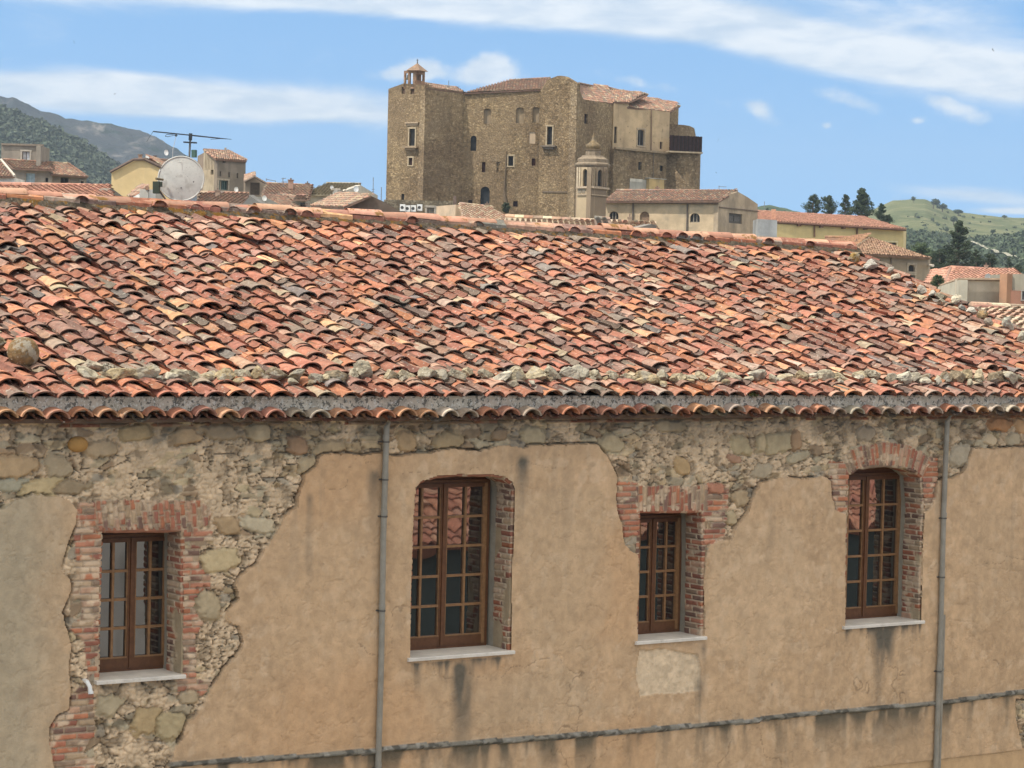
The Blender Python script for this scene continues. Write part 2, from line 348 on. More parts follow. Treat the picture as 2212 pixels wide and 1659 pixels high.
# ---- plaster / masonry / brick regions
PL1 = [(-7.9, -2.0), (-6.6, -1.9)] + fz(c7, [(0, 490), (60, 445), (130, 425), (260, 430), (320, 465), (345, 500), (335, 560), (300, 640), (270, 760), (312, 800), (300, 880), (275, 950), (290, 1020), (312, 1100), (303, 1180), (312, 1270), (315, 1330), (300, 1390), (240, 1420), (210, 1480), (215, 1560), (232, 1659)]) + [(-4.95, -5.6), (-7.9, -5.6)]
PL2 = [(-3.9, -5.6), (-3.75, -5.0)] + fz(c7, [(750, 1659), (770, 1620), (790, 1560), (820, 1520), (840, 1450), (880, 1420), (920, 1360), (950, 1280), (1000, 1220), (1040, 1180), (1080, 1130), (1095, 1080), (1070, 1020), (1010, 985), (1010, 950), (1070, 900), (1060, 830), (1080, 790), (1150, 740), (1190, 670), (1240, 590), (1290, 510), (1340, 470), (1355, 400), (1370, 330), (1420, 290), (1440, 242), (1600, 240), (1730, 232)]) \
    + fz(c8, [(60, 238), (100, 250), (250, 235), (400, 212), (500, 215), (600, 195), (690, 210), (720, 196), (1030, 190), (1060, 230), (1090, 280), (1110, 340), (1105, 420), (1115, 490), (1140, 560), (1150, 640), (1180, 680), (1212, 690), (1205, 1062), (1506, 1062), (1506, 760), (1530, 650), (1600, 628), (1640, 625), (1650, 570), (1700, 510), (1720, 450), (1750, 390)]) \
    + fz(c9, [(280, 360), (350, 345), (450, 345), (560, 340), (600, 362), (605, 430), (620, 490), (668, 515), (664, 985), (1003, 985), (1018, 500), (1050, 480), (1075, 430), (1080, 360), (1150, 345), (1200, 320), (1230, 240), (1242, 210), (1483, 205)]) + [(9.9, -1.5), (9.9, -5.6)]
HOLE = fz(c9, [(1440, 1350), (1483, 1345), (1600, 1380), (1620, 1659), (1483, 1659), (1465, 1560), (1436, 1420)])
ROUGH = fz(c8, [(1212, 1125), (1330, 1118), (1480, 1150), (1492, 1300), (1400, 1320), (1300, 1325), (1215, 1330), (1200, 1220)])
BR_H = [  # horizontal brickwork
    fz(c7, [(345, 455), (420, 455), (440, 590), (455, 600), (440, 1250), (420, 1270), (425, 1659), (200, 1659), (205, 1440), (320, 1330), (390, 1250), (380, 1080), (310, 1030), (320, 800), (340, 790), (330, 600)]),
    fz(c7, [(800, 575), (955, 585), (960, 640), (900, 660), (900, 740), (945, 775), (945, 850), (885, 870), (890, 960), (910, 1000), (885, 1060), (885, 1150), (870, 1250), (965, 1260), (900, 1340), (800, 1330), (790, 1000)]),
    fz(c8, [(1105, 365), (1212, 370), (1222, 690), (1150, 680), (1100, 480)]), fz(c8, [(1500, 375), (1625, 375), (1622, 480), (1600, 640), (1500, 660)]),
    fz(c9, [(595, 270), (690, 270), (690, 530), (600, 500)]), fz(c9, [(960, 350), (1015, 250), (1085, 250), (1090, 480), (1000, 500)]),
]
BR_V = [fz(c7, [(405, 448), (900, 452), (950, 480), (945, 560), (850, 590), (440, 588)]), fz(c8, [(1200, 383), (1525, 380), (1525, 495), (1205, 500)])]
ARC_IN = fz(c9, [(680, 338), (720, 306), (780, 292), (840, 288), (940, 297), (1000, 322), (1015, 345)])
ARC_OUT = fz(c9, [(1060, 262), (1010, 220), (940, 195), (850, 188), (760, 196), (700, 218), (652, 250)])
ARC = ARC_IN + ARC_OUT
STR = [fac(*c7(760, 1642)), fac(*c7(1690, 1580)), fac(*c8(60, 1570)), fac(*c8(900, 1512)), fac(*c8(1761, 1440)), fac(*c9(0, 1462)), fac(*c9(500, 1412)), fac(*c9(1090, 1362)), fac(*c9(1440, 1315)), (9.9, -4.70)]

CM = .0115
ss = np.arange(-7.7, 9.72, CM); zs = np.arange(-5.35, -1.16, CM)
S, ZG = np.meshgrid(ss, zs)
def C3(c): return np.array(c)[None, None, :] * np.ones(S.shape + (1,))
def lerp(a, b, t): return a * (1 - t[..., None]) + b * t[..., None]
ws = S + .05 * fbm(S * 5, ZG * 5, 3, 4) + .02 * fbm(S * 22, ZG * 22, 4, 3)
wz = ZG + .05 * fbm(S * 5, ZG * 5, 5, 4) + .02 * fbm(S * 22, ZG * 22, 6, 3)
plaster = (inside(PL1, ws, wz) | inside(PL2, ws, wz)) & ~inside(HOLE, ws, wz)
rough_p = inside(ROUGH, ws, wz)
# rubble masonry
def rubble(s, z, cw, ch, seed):
    x = s / cw + .55 * fbm(s * 3.1, z * 3.1, seed + 1); y = z / ch + .8 * fbm(s * 1.6, z * .6, seed + 2) + .2 * fbm(s * 6, z * 5, seed + 4)
    f1, f2, cid = voro(x, y, seed, .95); return f2 - f1, cid
d1, id1 = rubble(S, ZG, .23, .105, 21); d2, id2 = rubble(S, ZG, .14, .06, 33)
small = fbm(S * 1.6, ZG * 2.2, 8, 2) > .10
d = np.where(small, d2 * .6, d1); cid = np.where(small, id2, id1)
stone = sstep(d, .03, .085)
PS = np.array([(.36, .27, .165), (.31, .25, .165), (.40, .31, .195), (.26, .215, .15), (.33, .275, .195), (.42, .34, .215), (.29, .205, .13), (.35, .295, .205), (.29, .245, .185), (.24, .175, .115)])
cs = PS[(cid * 997 % 10).astype(int)] * (0.86 + .32 * ((cid * 613) % 1))[..., None]
cs = cs * (1 + .35 * fbm(S * 14, ZG * 20, 9, 4))[..., None]
mort = C3((.52, .395, .265)) * (1 + .35 * fbm(S * 9, ZG * 9, 12, 5))[..., None]
smear = sstep(fbm(S * 2.6, ZG * 3.4, 14, 5) + .28 * ((cid * 331) % 1 - .5), -.07, -.01)
vis = stone * (1 - smear)
hm = .020 * stone * (0.6 + .9 * ((cid * 77) % 1)) + .012 * fbm(S * 12, ZG * 12, 15, 4)
hm = hm * (1 - smear) + smear * (.016 + .022 * fbm(S * 8, ZG * 9, 16, 5))
chink = (d < .035) & (fbm(S * 4, ZG * 5, 18, 3) > -.03)
hm = hm - .035 * chink
d3, id3 = rubble(S, ZG, .075, .05, 57); pit = sstep(fbm(S * 9, ZG * 11, 58, 4), .07, .16)
hm = hm + .014 * (sstep(d3, .0, .25) - .6) * (.4 + smear) - .022 * pit
# ridged trowel marks in the smeared mortar
rid = np.abs(fbm(S * 10, ZG * 13, 19, 4)); hm = hm - smear * .012 * sstep(.03 - rid, 0, .03)
cm_ = lerp(mort, cs, vis); cm_ = cm_ * (.90 + .25 * ((id3 * 731) % 1))[..., None]; cm_ = lerp(cm_, cm_ * .38, .85 * np.clip(chink + .7 * pit, 0, 1))  # chinks and pits darkened in colour: crevice shade as well as dirt
# brickwork
PB = np.array([(.33, .135, .085), (.27, .115, .08), (.36, .165, .105), (.18, .11, .085), (.40, .25, .17), (.36, .26, .17), (.36, .15, .085), (.24, .17, .12)])
def bricks(a, b, bw, bh, seed, join=.012):
    b = b + .012 * fbm(a * 4, b * 4, seed, 3) ; row = np.floor(b / bh); fb = b / bh - row
    a2 = a / bw + .5 * (row % 2) + .25 * _h(row, row * 0, seed + 5); colm = np.floor(a2); fa = a2 - colm
    ed = np.minimum(np.minimum(fa, 1 - fa) * bw, np.minimum(fb, 1 - fb) * bh) + .006 * fbm(a * 30, b * 30, seed + 3, 3)
    return sstep(ed, join * .30, join * .75), _h(row, colm, seed + 9)
def brick_col(e, idb, a, b, seed):
    c = PB[(idb * 997 % 8).astype(int)] * (.85 + .3 * ((idb * 331) % 1))[..., None]
    c = c * (1 + .4 * fbm(a * 20, b * 20, seed, 4))[..., None]
    mt = np.array((.52, .40, .28)) * (1 + .3 * fbm(a * 15, b * 15, seed + 7, 4))[..., None]
    sm = sstep(fbm(a * 6, b * 8, seed + 11, 4), .07, .15)
    return mt * (1 - (e * (1 - sm * .8)))[..., None] + c * (e * (1 - sm * .8))[..., None]
def put(mask, e, idb, a, b, seed):
    global hm, cm_
    h = .030 * e * (.6 + .7 * idb) + .006 * fbm(a * 25, b * 25, seed + 2, 3)
    hm = np.where(mask, h + .006, hm); cm_ = np.where(mask[..., None], brick_col(e, idb, a, b, seed), cm_)
mk = np.zeros(S.shape, bool)
for p in BR_H: mk |= inside(p, ws, wz)
e, ib = bricks(S, ZG, .23, .062, 41); put(mk, e, ib, S, ZG, 42)
# irregular stones between the bricks of the jambs
mk2 = mk & (fbm(S * 3, ZG * 3, 55, 3) > .13) & (ZG < -2.4); hm = np.where(mk2, .018 * stone + .01 * fbm(S * 12, ZG * 12, 15, 4), hm); cm_ = np.where(mk2[..., None], lerp(mort, cs, stone), cm_)
for p, sd in zip(BR_V, (61, 71)):
    m_ = inside(p, ws, wz); e, ib = bricks(ZG + .03 * vnoise(S * 3, ZG, 2), S + .12 * (ZG + 2.2) * (1 if sd == 61 else 0), .125 if sd == 61 else .24, .058, sd); put(m_, e, ib, S, ZG, sd + 1)
mc = np.array(ARC_IN).mean(0); ac_ = (5.36, -3.05); an = np.arctan2(S - ac_[0], ZG - ac_[1]); rr = np.hypot(S - ac_[0], ZG - ac_[1])
m_ = inside(ARC, ws, wz); e, ib = bricks(rr, an * 1.25, .27, .052, 81); put(m_, e, ib, S, ZG, 82)
# thin brick course under the eaves and odd single stones
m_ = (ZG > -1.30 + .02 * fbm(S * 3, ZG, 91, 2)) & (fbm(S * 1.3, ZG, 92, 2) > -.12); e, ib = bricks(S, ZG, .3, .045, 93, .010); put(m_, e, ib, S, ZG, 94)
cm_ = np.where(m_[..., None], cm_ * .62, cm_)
def single(cx, cy, rx, ry, col, h=.03, seed=1):
    global hm, cm_
    ta = (seed % 7 - 3) * .07; xx = ((S - cx) * cos(ta) + (ZG - cy) * sin(ta)) / rx; yy = ((ZG - cy) * cos(ta) - (S - cx) * sin(ta)) / ry; xx = xx + .25 * (seed % 3 - 1) * yy
    q = (np.abs(xx) ** 3.2 + np.abs(yy) ** 3.2) ** (1 / 3.2) + .75 * fbm(S * 7, ZG * 9, seed, 4) + .5 * fbm(S * 22, ZG * 22, seed + 1, 3)
    k = sstep(1.12 - q, 0, .3); hm = np.where(q < 1.12, h * k * (1 + .5 * fbm(S * 20, ZG * 20, seed + 4, 3)), hm); hm = np.where((q > 1.12) & (q < 1.24) & (fbm(S * 6, ZG * 6, seed + 6, 2) > -.1), hm - .03, hm)
    cm_ = np.where((q < 1.12)[..., None], (np.array(col) * np.array((1.2, 1.1, .98)) * .72 + .28 * np.array((.46, .365, .24))) * (1 + .3 * fbm(S * 16, ZG * 16, seed + 2, 4))[..., None], cm_)
for cv, x, y, rx, ry, col in [(c7, 1345, 200, .10, .075, (.20, .115, .075)), (c7, 620, 140, .17, .07, (.25, .20, .12)), (c7, 1490, 210, .17, .07, (.27, .22, .15)), (c7, 1160, 560, .17, .08, (.36, .34, .27)),
    (c7, 1000, 715, .17, .10, (.36, .31, .20)), (c7, 1030, 560, .12, .08, (.25, .18, .11)), (c7, 45, 380, .2, .06, (.22, .24, .21)), (c7, 265, 305, .12, .11, (.24, .21, .16)), (c7, 200, 390, .2, .08, (.33, .28, .17)), (c7, 330, 390, .14, .06, (.17, .14, .10)),
    (c7, 850, 150, .16, .08, (.28, .21, .14)), (c7, 460, 215, .15, .07, (.27, .22, .16)), (c7, 1000, 140, .2, .08, (.25, .21, .16)), (c7, 1170, 140, .11, .08, (.26, .23, .17)), (c7, 50, 300, .2, .1, (.30, .22, .14)), (c7, 1385, 295, .1, .08, (.28, .24, .17)),
    (c7, 940, 920, .13, .14, (.25, .22, .16)), (c7, 660, 1450, .14, .13, (.27, .21, .12)), (c7, 770, 1470, .13, .12, (.25, .22, .14)), (c7, 490, 1380, .13, .1, (.26, .24, .18)), (c7, 850, 1340, .1, .07, (.28, .24, .18)),
    (c8, 170, 185, .1, .1, (.28, .20, .12)), (c8, 360, 180, .15, .1, (.30, .24, .15)), (c8, 590, 150, .1, .06, (.19, .13, .09)), (c8, 740, 155, .14, .1, (.26, .24, .18)), (c8, 1090, 190, .15, .1, (.28, .25, .18)), (c8, 1420, 290, .1, .08, (.31, .22, .12)), (c8, 1360, 110, .18, .07, (.20, .18, .14)),
    (c8, 1570, 395, .11, .06, (.30, .11, .08)), (c8, 1680, 440, .1, .09, (.24, .19, .13)), (c8, 1640, 530, .08, .09, (.30, .26, .18)), (c8, 1655, 260, .1, .05, (.24, .13, .10)),
    (c9, 370, 190, .2, .11, (.30, .27, .19)), (c9, 290, 190, .06, .11, (.33, .29, .20)), (c9, 200, 200, .14, .1, (.28, .25, .17)), (c9, 445, 175, .07, .1, (.22, .14, .09)), (c9, 290, 315, .13, .07, (.25, .23, .19)), (c9, 760, 145, .14, .08, (.19, .17, .15)), (c9, 460, 250, .18, .05, (.26, .25, .20)),
    (c9, 1370, 105, .17, .08, (.34, .15, .06)), (c9, 1460, 110, .09, .09, (.36, .22, .12)), (c9, 1330, 175, .12, .06, (.44, .38, .29)), (c9, 1190, 240, .15, .12, (.26, .25, .22)), (c9, 1430, 175, .1, .08, (.28, .26, .21))]:
    s_, z_ = fac(*cv(x, y)); single(s_, z_, rx, ry, col, .034, int(x * 3 + y))
# the plaster coat
pn = fbm(S * 1.1, ZG * 1.1, 101, 5); pf = fbm(S * 7, ZG * 5, 102, 5); pr = np.abs(fbm(S * 5 + 2 * pn, ZG * 5, 103, 4))
hp = .046 + .020 * pn + .017 * pf + .010 * fbm(S * 3, ZG * 2.4, 131, 4) - .008 * sstep(.02 - pr, 0, .02) + .0025 * fbm(S * 40, ZG * 40, 111, 3)
cp = C3((.545, .372, .215)) * (1 + .22 * pn + .20 * pf + .20 * fbm(S * 24, ZG * 18, 112, 3))[..., None]
cp = lerp(cp, C3((.63, .46, .29)), .5 * sstep(fbm(S * 9, ZG * 7, 104, 5), .06, .18)); cp = lerp(cp, C3((.42, .29, .17)), .45 * sstep(fbm(S * 6, ZG * 8, 113, 5), .10, .22))
cp = lerp(cp, C3((.56, .35, .185)), .7 * sstep(fbm(S * .5, ZG * .7, 105, 3) + .05, .0, .2) * (S < 2))
cp = lerp(cp, C3((.37, .335, .235)), .65 * sstep(-5.0 - S + .3 * fbm(S * 3, ZG * 2, 106, 3), -.15, .5))
for pg, cl_, am in ((fz(c8, [(640, 420), (1040, 380), (1100, 900), (980, 1180), (700, 1050)]), (.50, .365, .22), .35), (fz(c9, [(60, 560), (420, 520), (560, 900), (300, 1250), (40, 1100)]), (.60, .43, .26), .4),
                    (fz(c7, [(1250, 640), (1560, 560), (1700, 900), (1500, 1300), (1200, 1150)]), (.60, .41, .235), .4), (fz(c9, [(1180, 520), (1440, 470), (1480, 900), (1250, 1050)]), (.49, .35, .21), .35), (fz(c8, [(200, 1250), (900, 1200), (1100, 1400), (300, 1500)]), (.48, .36, .225), .35)):
    k_ = inside(pg, S + .12 * fbm(S * 3, ZG * 3, 141, 4), ZG + .12 * fbm(S * 3, ZG * 3, 142, 4)); bl = k_.astype(float)
    for _ in range(4): bl = (bl + np.roll(bl, 2, 0) + np.roll(bl, -2, 0) + np.roll(bl, 2, 1) + np.roll(bl, -2, 1)) / 5
    cp = lerp(cp, C3(cl_), bl * am); hp = hp + .003 * bl
dr = sstep(fbm(S * 7, ZG * .55, 143, 5), .06, .2) * sstep(fbm(S * 1.1, ZG * .9, 144, 3), -.05, .12); cp = lerp(cp, C3((.40, .29, .18)), .35 * dr)
crack = (np.abs(fbm(S * .9 + .25 * pf, ZG * .9, 107, 4)) < .0022) & (fbm(S * .8, ZG * .8, 108, 2) > .06); hp = hp - .006 * crack
cp = np.where(crack[..., None], cp * .72, cp)
# rough unpainted patch under the third window
cr = C3((.66, .51, .33)) * (1 + .5 * fbm(S * 16, ZG * 16, 109, 4))[..., None]
hp = np.where(rough_p, .026 + .035 * np.abs(fbm(S * 16, ZG * 14, 110, 4)), hp); cp = np.where(rough_p[..., None], cr, cp)
# string ledge
zl = np.interp(S, [q[0] for q in STR], [q[1] for q in STR]); dl = (ZG - zl) + .012 * fbm(S * 6, ZG * 3, 121, 3); s0_ = STR[0][0]
live = (S > s0_ + .1 * fbm(S, ZG * 6, 122, 2)) & (ZG < -4)
led = np.clip(1 - np.abs(dl) / (.030 * (1 + .5 * fbm(S * 2, S * 0, 124, 2))), 0, 1)
hl = .055 * np.sqrt(led) * (1 + .8 * fbm(S * 14, ZG * 14, 123, 4))
isl = live & (led > 0)
hp = np.where(isl, np.maximum(hp, .034 + hl), hp)
lc = lerp(C3((.27, .25, .20)), C3((.10, .095, .08)), sstep(fbm(S * 13, ZG * 22, 125, 4), -.05, .12)); lc = lerp(lc, C3((.42, .40, .34)), .7 * sstep(fbm(S * 11, ZG * 18, 126, 4), .1, .2))
cp = np.where(isl[..., None], lc, cp)
# water and dirt stains
def stain(x0, x1, zt, ln, amt, seed, col=(.12, .11, .085), freq=9, wide=False):
    global cp, cm_
    Sx = S + .03 * fbm(S * 4, ZG * 3, seed + 3, 4) + .03 * fbm(S * 0 + seed, ZG * 2, seed + 4, 3); nx = fbm(S * freq, ZG * .9, seed, 4); run = sstep(nx + .1, -.08, .25) if not wide else sstep(nx, -.35, .05)
    v = np.clip((zt - ZG) / ln, 0, 9); m = np.where((ZG < zt + .02) & (Sx > x0) & (Sx < x1), np.exp(-v * (1.1 + 2.5 * (1 - run))) * run, 0) * amt
    ew = .45 * (x1 - x0) if wide else .04; edge = sstep(Sx - x0, 0, ew) * sstep(x1 - Sx, 0, ew); m = np.clip(m * edge * 1.5 * sstep(zt - ZG + .02 * nx, -.02, .09 if wide else .0), 0, .92)
    cp = lerp(cp, C3(col), m); cm_ = lerp(cm_, C3(col), m * .6)
def sx(cv, x, y): return fac(*cv(x, y))[0]
stain(sx(c8, 350, 1200), sx(c8, 490, 1200), -3.74, .55, 1.4, 201, freq=4, wide=True); stain(sx(c8, 160, 1200), sx(c8, 640, 1200), -3.74, .14, .8, 202)
stain(sx(c8, 1465, 1100), sx(c8, 1530, 1100), -3.72, .38, 2.0, 203, freq=2, wide=True); stain(sx(c8, 1460, 1300), sx(c8, 1500, 1300), -4.1, .5, .7, 204, wide=True)
stain(sx(c9, 770, 1040), sx(c9, 900, 1040), -3.72, .5, 1.2, 205, freq=4, wide=True); stain(sx(c9, 660, 1040), sx(c9, 1010, 1040), -3.72, .10, .8, 206)
stain(sx(c7, 1370, 350), sx(c7, 1425, 350), -1.95, .45, 1.2, 207, freq=3, wide=True); stain(sx(c7, 1640, 250), sx(c7, 1725, 250), -1.73, .3, .7, 208, wide=True)
stain(sx(c8, 640, 215), sx(c8, 740, 215), -1.62, .3, .9, 209, wide=True); stain(sx(c7, 390, 1290), sx(c7, 850, 1290), -3.75, .1, .8, 219)
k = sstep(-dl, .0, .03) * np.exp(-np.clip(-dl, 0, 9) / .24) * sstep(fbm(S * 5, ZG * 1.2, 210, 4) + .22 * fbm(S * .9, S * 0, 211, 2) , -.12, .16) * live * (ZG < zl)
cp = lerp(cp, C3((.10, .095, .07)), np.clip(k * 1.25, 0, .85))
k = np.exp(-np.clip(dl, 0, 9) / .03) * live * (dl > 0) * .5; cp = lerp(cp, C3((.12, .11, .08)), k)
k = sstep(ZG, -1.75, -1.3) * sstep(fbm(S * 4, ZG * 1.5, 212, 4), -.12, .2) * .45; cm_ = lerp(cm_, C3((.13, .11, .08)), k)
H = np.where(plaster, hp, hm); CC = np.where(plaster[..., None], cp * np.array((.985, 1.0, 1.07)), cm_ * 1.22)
# lowered lip, and darker masonry along it, where the plaster broke off
pl = plaster.astype(float); blur = pl.copy()
for _ in range(3): blur = (blur + np.roll(blur, 1, 0) + np.roll(blur, -1, 0) + np.roll(blur, 1, 1) + np.roll(blur, -1, 1)) / 5
lip = plaster & (blur < .97); H = np.where(lip, H - .006 * (1 - blur), H)
seam = (~plaster) & (blur > .06); sn_ = sstep(fbm(S * 3, ZG * 3, 151, 3), -.12, .02); H = np.where(seam, H - .008 - .035 * sn_, H); CC = np.where(seam[..., None], CC * (1 - .45 * sn_)[..., None], CC)
hole = np.zeros(S.shape, bool)
for o_ in OPEN: hole |= inside(o_, S, ZG)
nz, ns = S.shape
quad_hole = hole[:-1, :-1] | hole[1:, :-1] | hole[:-1, 1:] | hole[1:, 1:]
PV = fw(S, ZG, -H).reshape(-1, 3); CV = np.clip(CC, .01, .95).reshape(-1, 3)
ia = (np.arange(nz - 1)[:, None] * ns + np.arange(ns - 1)[None, :])
def grid_part(name, qmask, material, parent):
    a = ia[qmask]; Q = np.stack([a, a + 1, a + ns + 1, a + ns], 1); used = np.unique(Q); remap = np.full(nz * ns, -1); remap[used] = np.arange(len(used)); Q = remap[Q]
    me = bpy.data.meshes.new(name); me.vertices.add(len(used)); me.vertices.foreach_set('co', PV[used].astype(np.float32).ravel())
    me.loops.add(Q.size); me.loops.foreach_set('vertex_index', Q.astype(np.int32).ravel())
    me.polygons.add(len(Q)); me.polygons.foreach_set('loop_start', np.arange(0, Q.size, 4, dtype=np.int32)); me.polygons.foreach_set('use_smooth', np.ones(len(Q), bool))
    at_ = me.attributes.new('Col', 'FLOAT_COLOR', 'POINT'); at_.data.foreach_set('color', np.concatenate([CV[used], np.ones((len(used), 1))], 1).astype(np.float32).ravel())
    me.materials.append(material); me.update(calc_edges=True)
    o = bpy.data.objects.new(name, me); COL.objects.link(o); o.parent = parent; o.matrix_parent_inverse = Matrix.Translation(-parent.location); return o
pq = plaster[:-1, :-1] & plaster[1:, 1:] & plaster[1:, :-1] & plaster[:-1, 1:]
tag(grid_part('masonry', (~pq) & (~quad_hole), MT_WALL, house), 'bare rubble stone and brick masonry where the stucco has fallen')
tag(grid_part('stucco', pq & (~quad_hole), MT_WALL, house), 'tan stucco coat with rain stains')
# the lower storey, the gable end on the right and the back, plain stucco
mb = MB(); cpl = (.54, .37, .215)
LB = lambda s, z, o: fw(s, z, o)
def quadf(mb, pts, col): mb.add([np.asarray(p, float) for p in pts], [tuple(range(len(pts)))], col)
quadf(mb, [fw(-12, -10.5, -.03), fw(9.72, -10.5, -.03), fw(9.72, -5.34, -.03), fw(-12, -5.34, -.03)], cpl)
quadf(mb, [fw(-12, -5.34, -.03), fw(-7.69, -5.34, -.03), fw(-7.69, -1.0, -.03), fw(-12, -1.0, -.03)], cpl)
quadf(mb, [fw(9.72, -10.5, -.03), fw(9.72, -10.5, 13.2), fw(9.72, -1.1, 13.2), fw(9.72, 1.0, 6.3), fw(9.72, -1.1, -.03)], cpl)
quadf(mb, [fw(-12, -10.5, -.03), fw(-12, -10.5, 13.2), fw(-12, -1.1, 13.2), fw(-12, 1.0, 6.3), fw(-12, -1.1, -.03)], cpl)
quadf(mb, [fw(-12, -10.5, 13.2), fw(9.72, -10.5, 13.2), fw(9.72, -1.1, 13.2), fw(-12, -1.1, 13.2)], cpl)
mb.build('wall', MT_WALL, house)

# ---- windows
def fbox(mb, s0, s1, z0, z1, o0, o1, col):
    c = fw((s0 + s1) / 2, (z0 + z1) / 2, (o0 + o1) / 2); mb.box(c, FU, FN, ZZ, (s1 - s0) / 2, (o1 - o0) / 2, (z1 - z0) / 2, col)
REC = .36
WREF = [((c7, (778, 592)), (c7, (590, 900)), 4, 'reflecting a grey wall'), ((c8, (549, 350)), (c8, (331, 740)), 5, ''), ((c8, (1419, 510)), (c8, (1279, 780)), 4, ''), ((c9, (936, 320)), (c9, (758, 650)), 5, '')]
WL = ['brown casement window in a brick surround, nearest the left edge', 'widest brown casement window under a plastered segmental head, right of the left drainpipe',
      'narrow brown casement window under a flat brick lintel, above the rough patch', 'brown casement window under a brick arch, left of the right drainpipe']
BROWN = (.125, .054, .024); LIGHTB = (.25, .135, .062)
def resample(poly, step=.012):
    out = []
    for i in range(len(poly)):
        a = np.array(poly[i]); b = np.array(poly[(i + 1) % len(poly)]); n = max(1, int(np.linalg.norm(b - a) / step))
        out += [a + (b - a) * k / n for k in range(n)]
    return np.array(out)
for wi, (op, (rt, md, rows, note)) in enumerate(zip(OPEN, WREF)):
    sr, ztop = fac(*rt[0](*rt[1]), REC); sm, _ = fac(*md[0](*md[1]), REC); sl_ = 2 * sm - sr; z0 = SILLZ
    lo_s = min(q[0] for q in op); hi_s = max(q[0] for q in op); top_s = max(q[1] for q in op)
    # reveal
    R_ = resample(op); nR = len(R_)
    dep = np.concatenate([[-.018, -.026], np.linspace(-.02, .40, 36)]); cen = R_.mean(0)
    nrm = np.roll(R_, -1, 0) - np.roll(R_, 1, 0); nrm = np.stack([nrm[:, 1], -nrm[:, 0]], 1); nrm /= np.linalg.norm(nrm, axis=1)[:, None] + 1e-9
    sgn = np.sign(((R_ - cen) * nrm).sum(1)); nrm *= sgn[:, None]
    DD, II = np.meshgrid(dep, np.arange(nR)); rs = R_[II, 0]; rz = R_[II, 1]; arc = np.cumsum(np.r_[0, np.linalg.norm(np.diff(R_, axis=0), axis=1)])[II]
    e, ib = bricks(DD + .3 * wi + 5, arc if False else rz + .0 * arc, .21, .062, 300 + wi); colr = brick_col(e, ib, DD * 1.0, arc, 310 + wi)
    g1 = fbm(arc * 2.2, DD * 4, 320 + wi, 4); plr = sstep(g1 + (-.05 if wi == 1 else -.12) - .25 * (rz > -2.4), .0, .05); colr = colr * (1 - plr)[..., None] + np.array((.37, .285, .185)) * plr[..., None] * (1 + .3 * fbm(arc * 9, DD * 9, 330, 4))[..., None]
    inner = sstep(DD - .26 + .02 * fbm(arc * 5, DD, 340, 3), 0, .01); colr = colr * (1 - inner)[..., None] + np.array((.34, .305, .24)) * inner[..., None]
    push = (.016 * e * (1 - plr) + .012 * fbm(arc * 12, DD * 12, 350 + wi, 4)) * (1 - inner) + .004; push = -push
    push[:, 0] = .03; push[:, 1] = .008
    rs2 = rs + nrm[II, 0] * push; rz2 = np.where(rz < SILLZ + .02, SILLZ - .03, np.maximum(rz + nrm[II, 1] * push, SILLZ - .03))
    P_ = fw(rs2, rz2, DD).reshape(-1, 3); m2 = len(dep); q = []
    a = (np.arange(nR)[:, None] * m2 + np.arange(m2 - 1)[None]); b = (((np.arange(nR) + 1) % nR)[:, None] * m2 + np.arange(m2 - 1)[None])
    Q = np.stack([a, a + 1, b + 1, b], -1).reshape(-1, 4); colq = colr.reshape(-1, 3)[a.reshape(-1)]
    mb = MB(); mb.quads(P_, Q, np.clip(colq, .01, .9)); mb.build('window_reveal', MT_WALL, house, smooth=True)
    # frame
    mb = MB(); fo0, fo1 = REC - .01, REC + .05; b_ = .038
    fbox(mb, lo_s - .06, hi_s + .06, z0 - .05, top_s + .06, REC + .055, REC + .09, BROWN if wi in (1, 3) else (.3, .26, .2))      # closing board behind
    for (a0, a1) in ((sl_, sl_ + b_), (sr - b_, sr)): fbox(mb, a0, a1, z0, ztop, fo0, fo1, BROWN)
    fbox(mb, sl_ + b_, sr - b_, ztop - b_, ztop, fo0 + .001, fo1, BROWN); fbox(mb, sl_ + b_, sr - b_, z0, z0 + .035, fo0 + .001, fo1, BROWN)
    if top_s > ztop + .01: fbox(mb, sl_, sr, ztop + .001, top_s + .03, fo0 + .02, fo1, (.10, .04, .02))
    wo_ = mb.build('window', MT_WOOD, house); tag(wo_, WL[wi])
    st = .040; rail = .095
    for side in (0, 1):
        a0 = sl_ + b_ if side == 0 else sm; a1 = sm if side == 0 else sr - b_; mb = MB(); g0, g1_ = fo0 - .012, fo0 + .03
        zt = ztop - b_; zb = z0 + .037
        fbox(mb, a0 + .002, a0 + st, zb, zt, g0, g1_, BROWN if side == 1 else LIGHTB); fbox(mb, a1 - st, a1 - .002, zb, zt, g0, g1_, LIGHTB if side == 1 else BROWN)
        fbox(mb, a0 + st, a1 - st, zb, zb + rail, g0 + .001, g1_, BROWN); fbox(mb, a0 + st, a1 - st, zt - st, zt, g0 + .001, g1_, BROWN)
        # drip rail and inner bead
        fbox(mb, a0 + st, a1 - st, zb + rail, zb + rail + .014, g0 - .008, g1_, LIGHTB)
        gz0, gz1 = zb + rail + .014, zt - st; gs0, gs1 = a0 + st, a1 - st; mw = .013
        for (x0, x1) in ((gs0, gs0 + .011), (gs1 - .011, gs1)): fbox(mb, x0, x1, gz0, gz1, g0 + .006, g1_ - .006, LIGHTB)
        midp = (gs0 + gs1) / 2; fbox(mb, midp - mw, midp + mw, gz0, gz1, g0 + .003, g1_ - .004, LIGHTB)
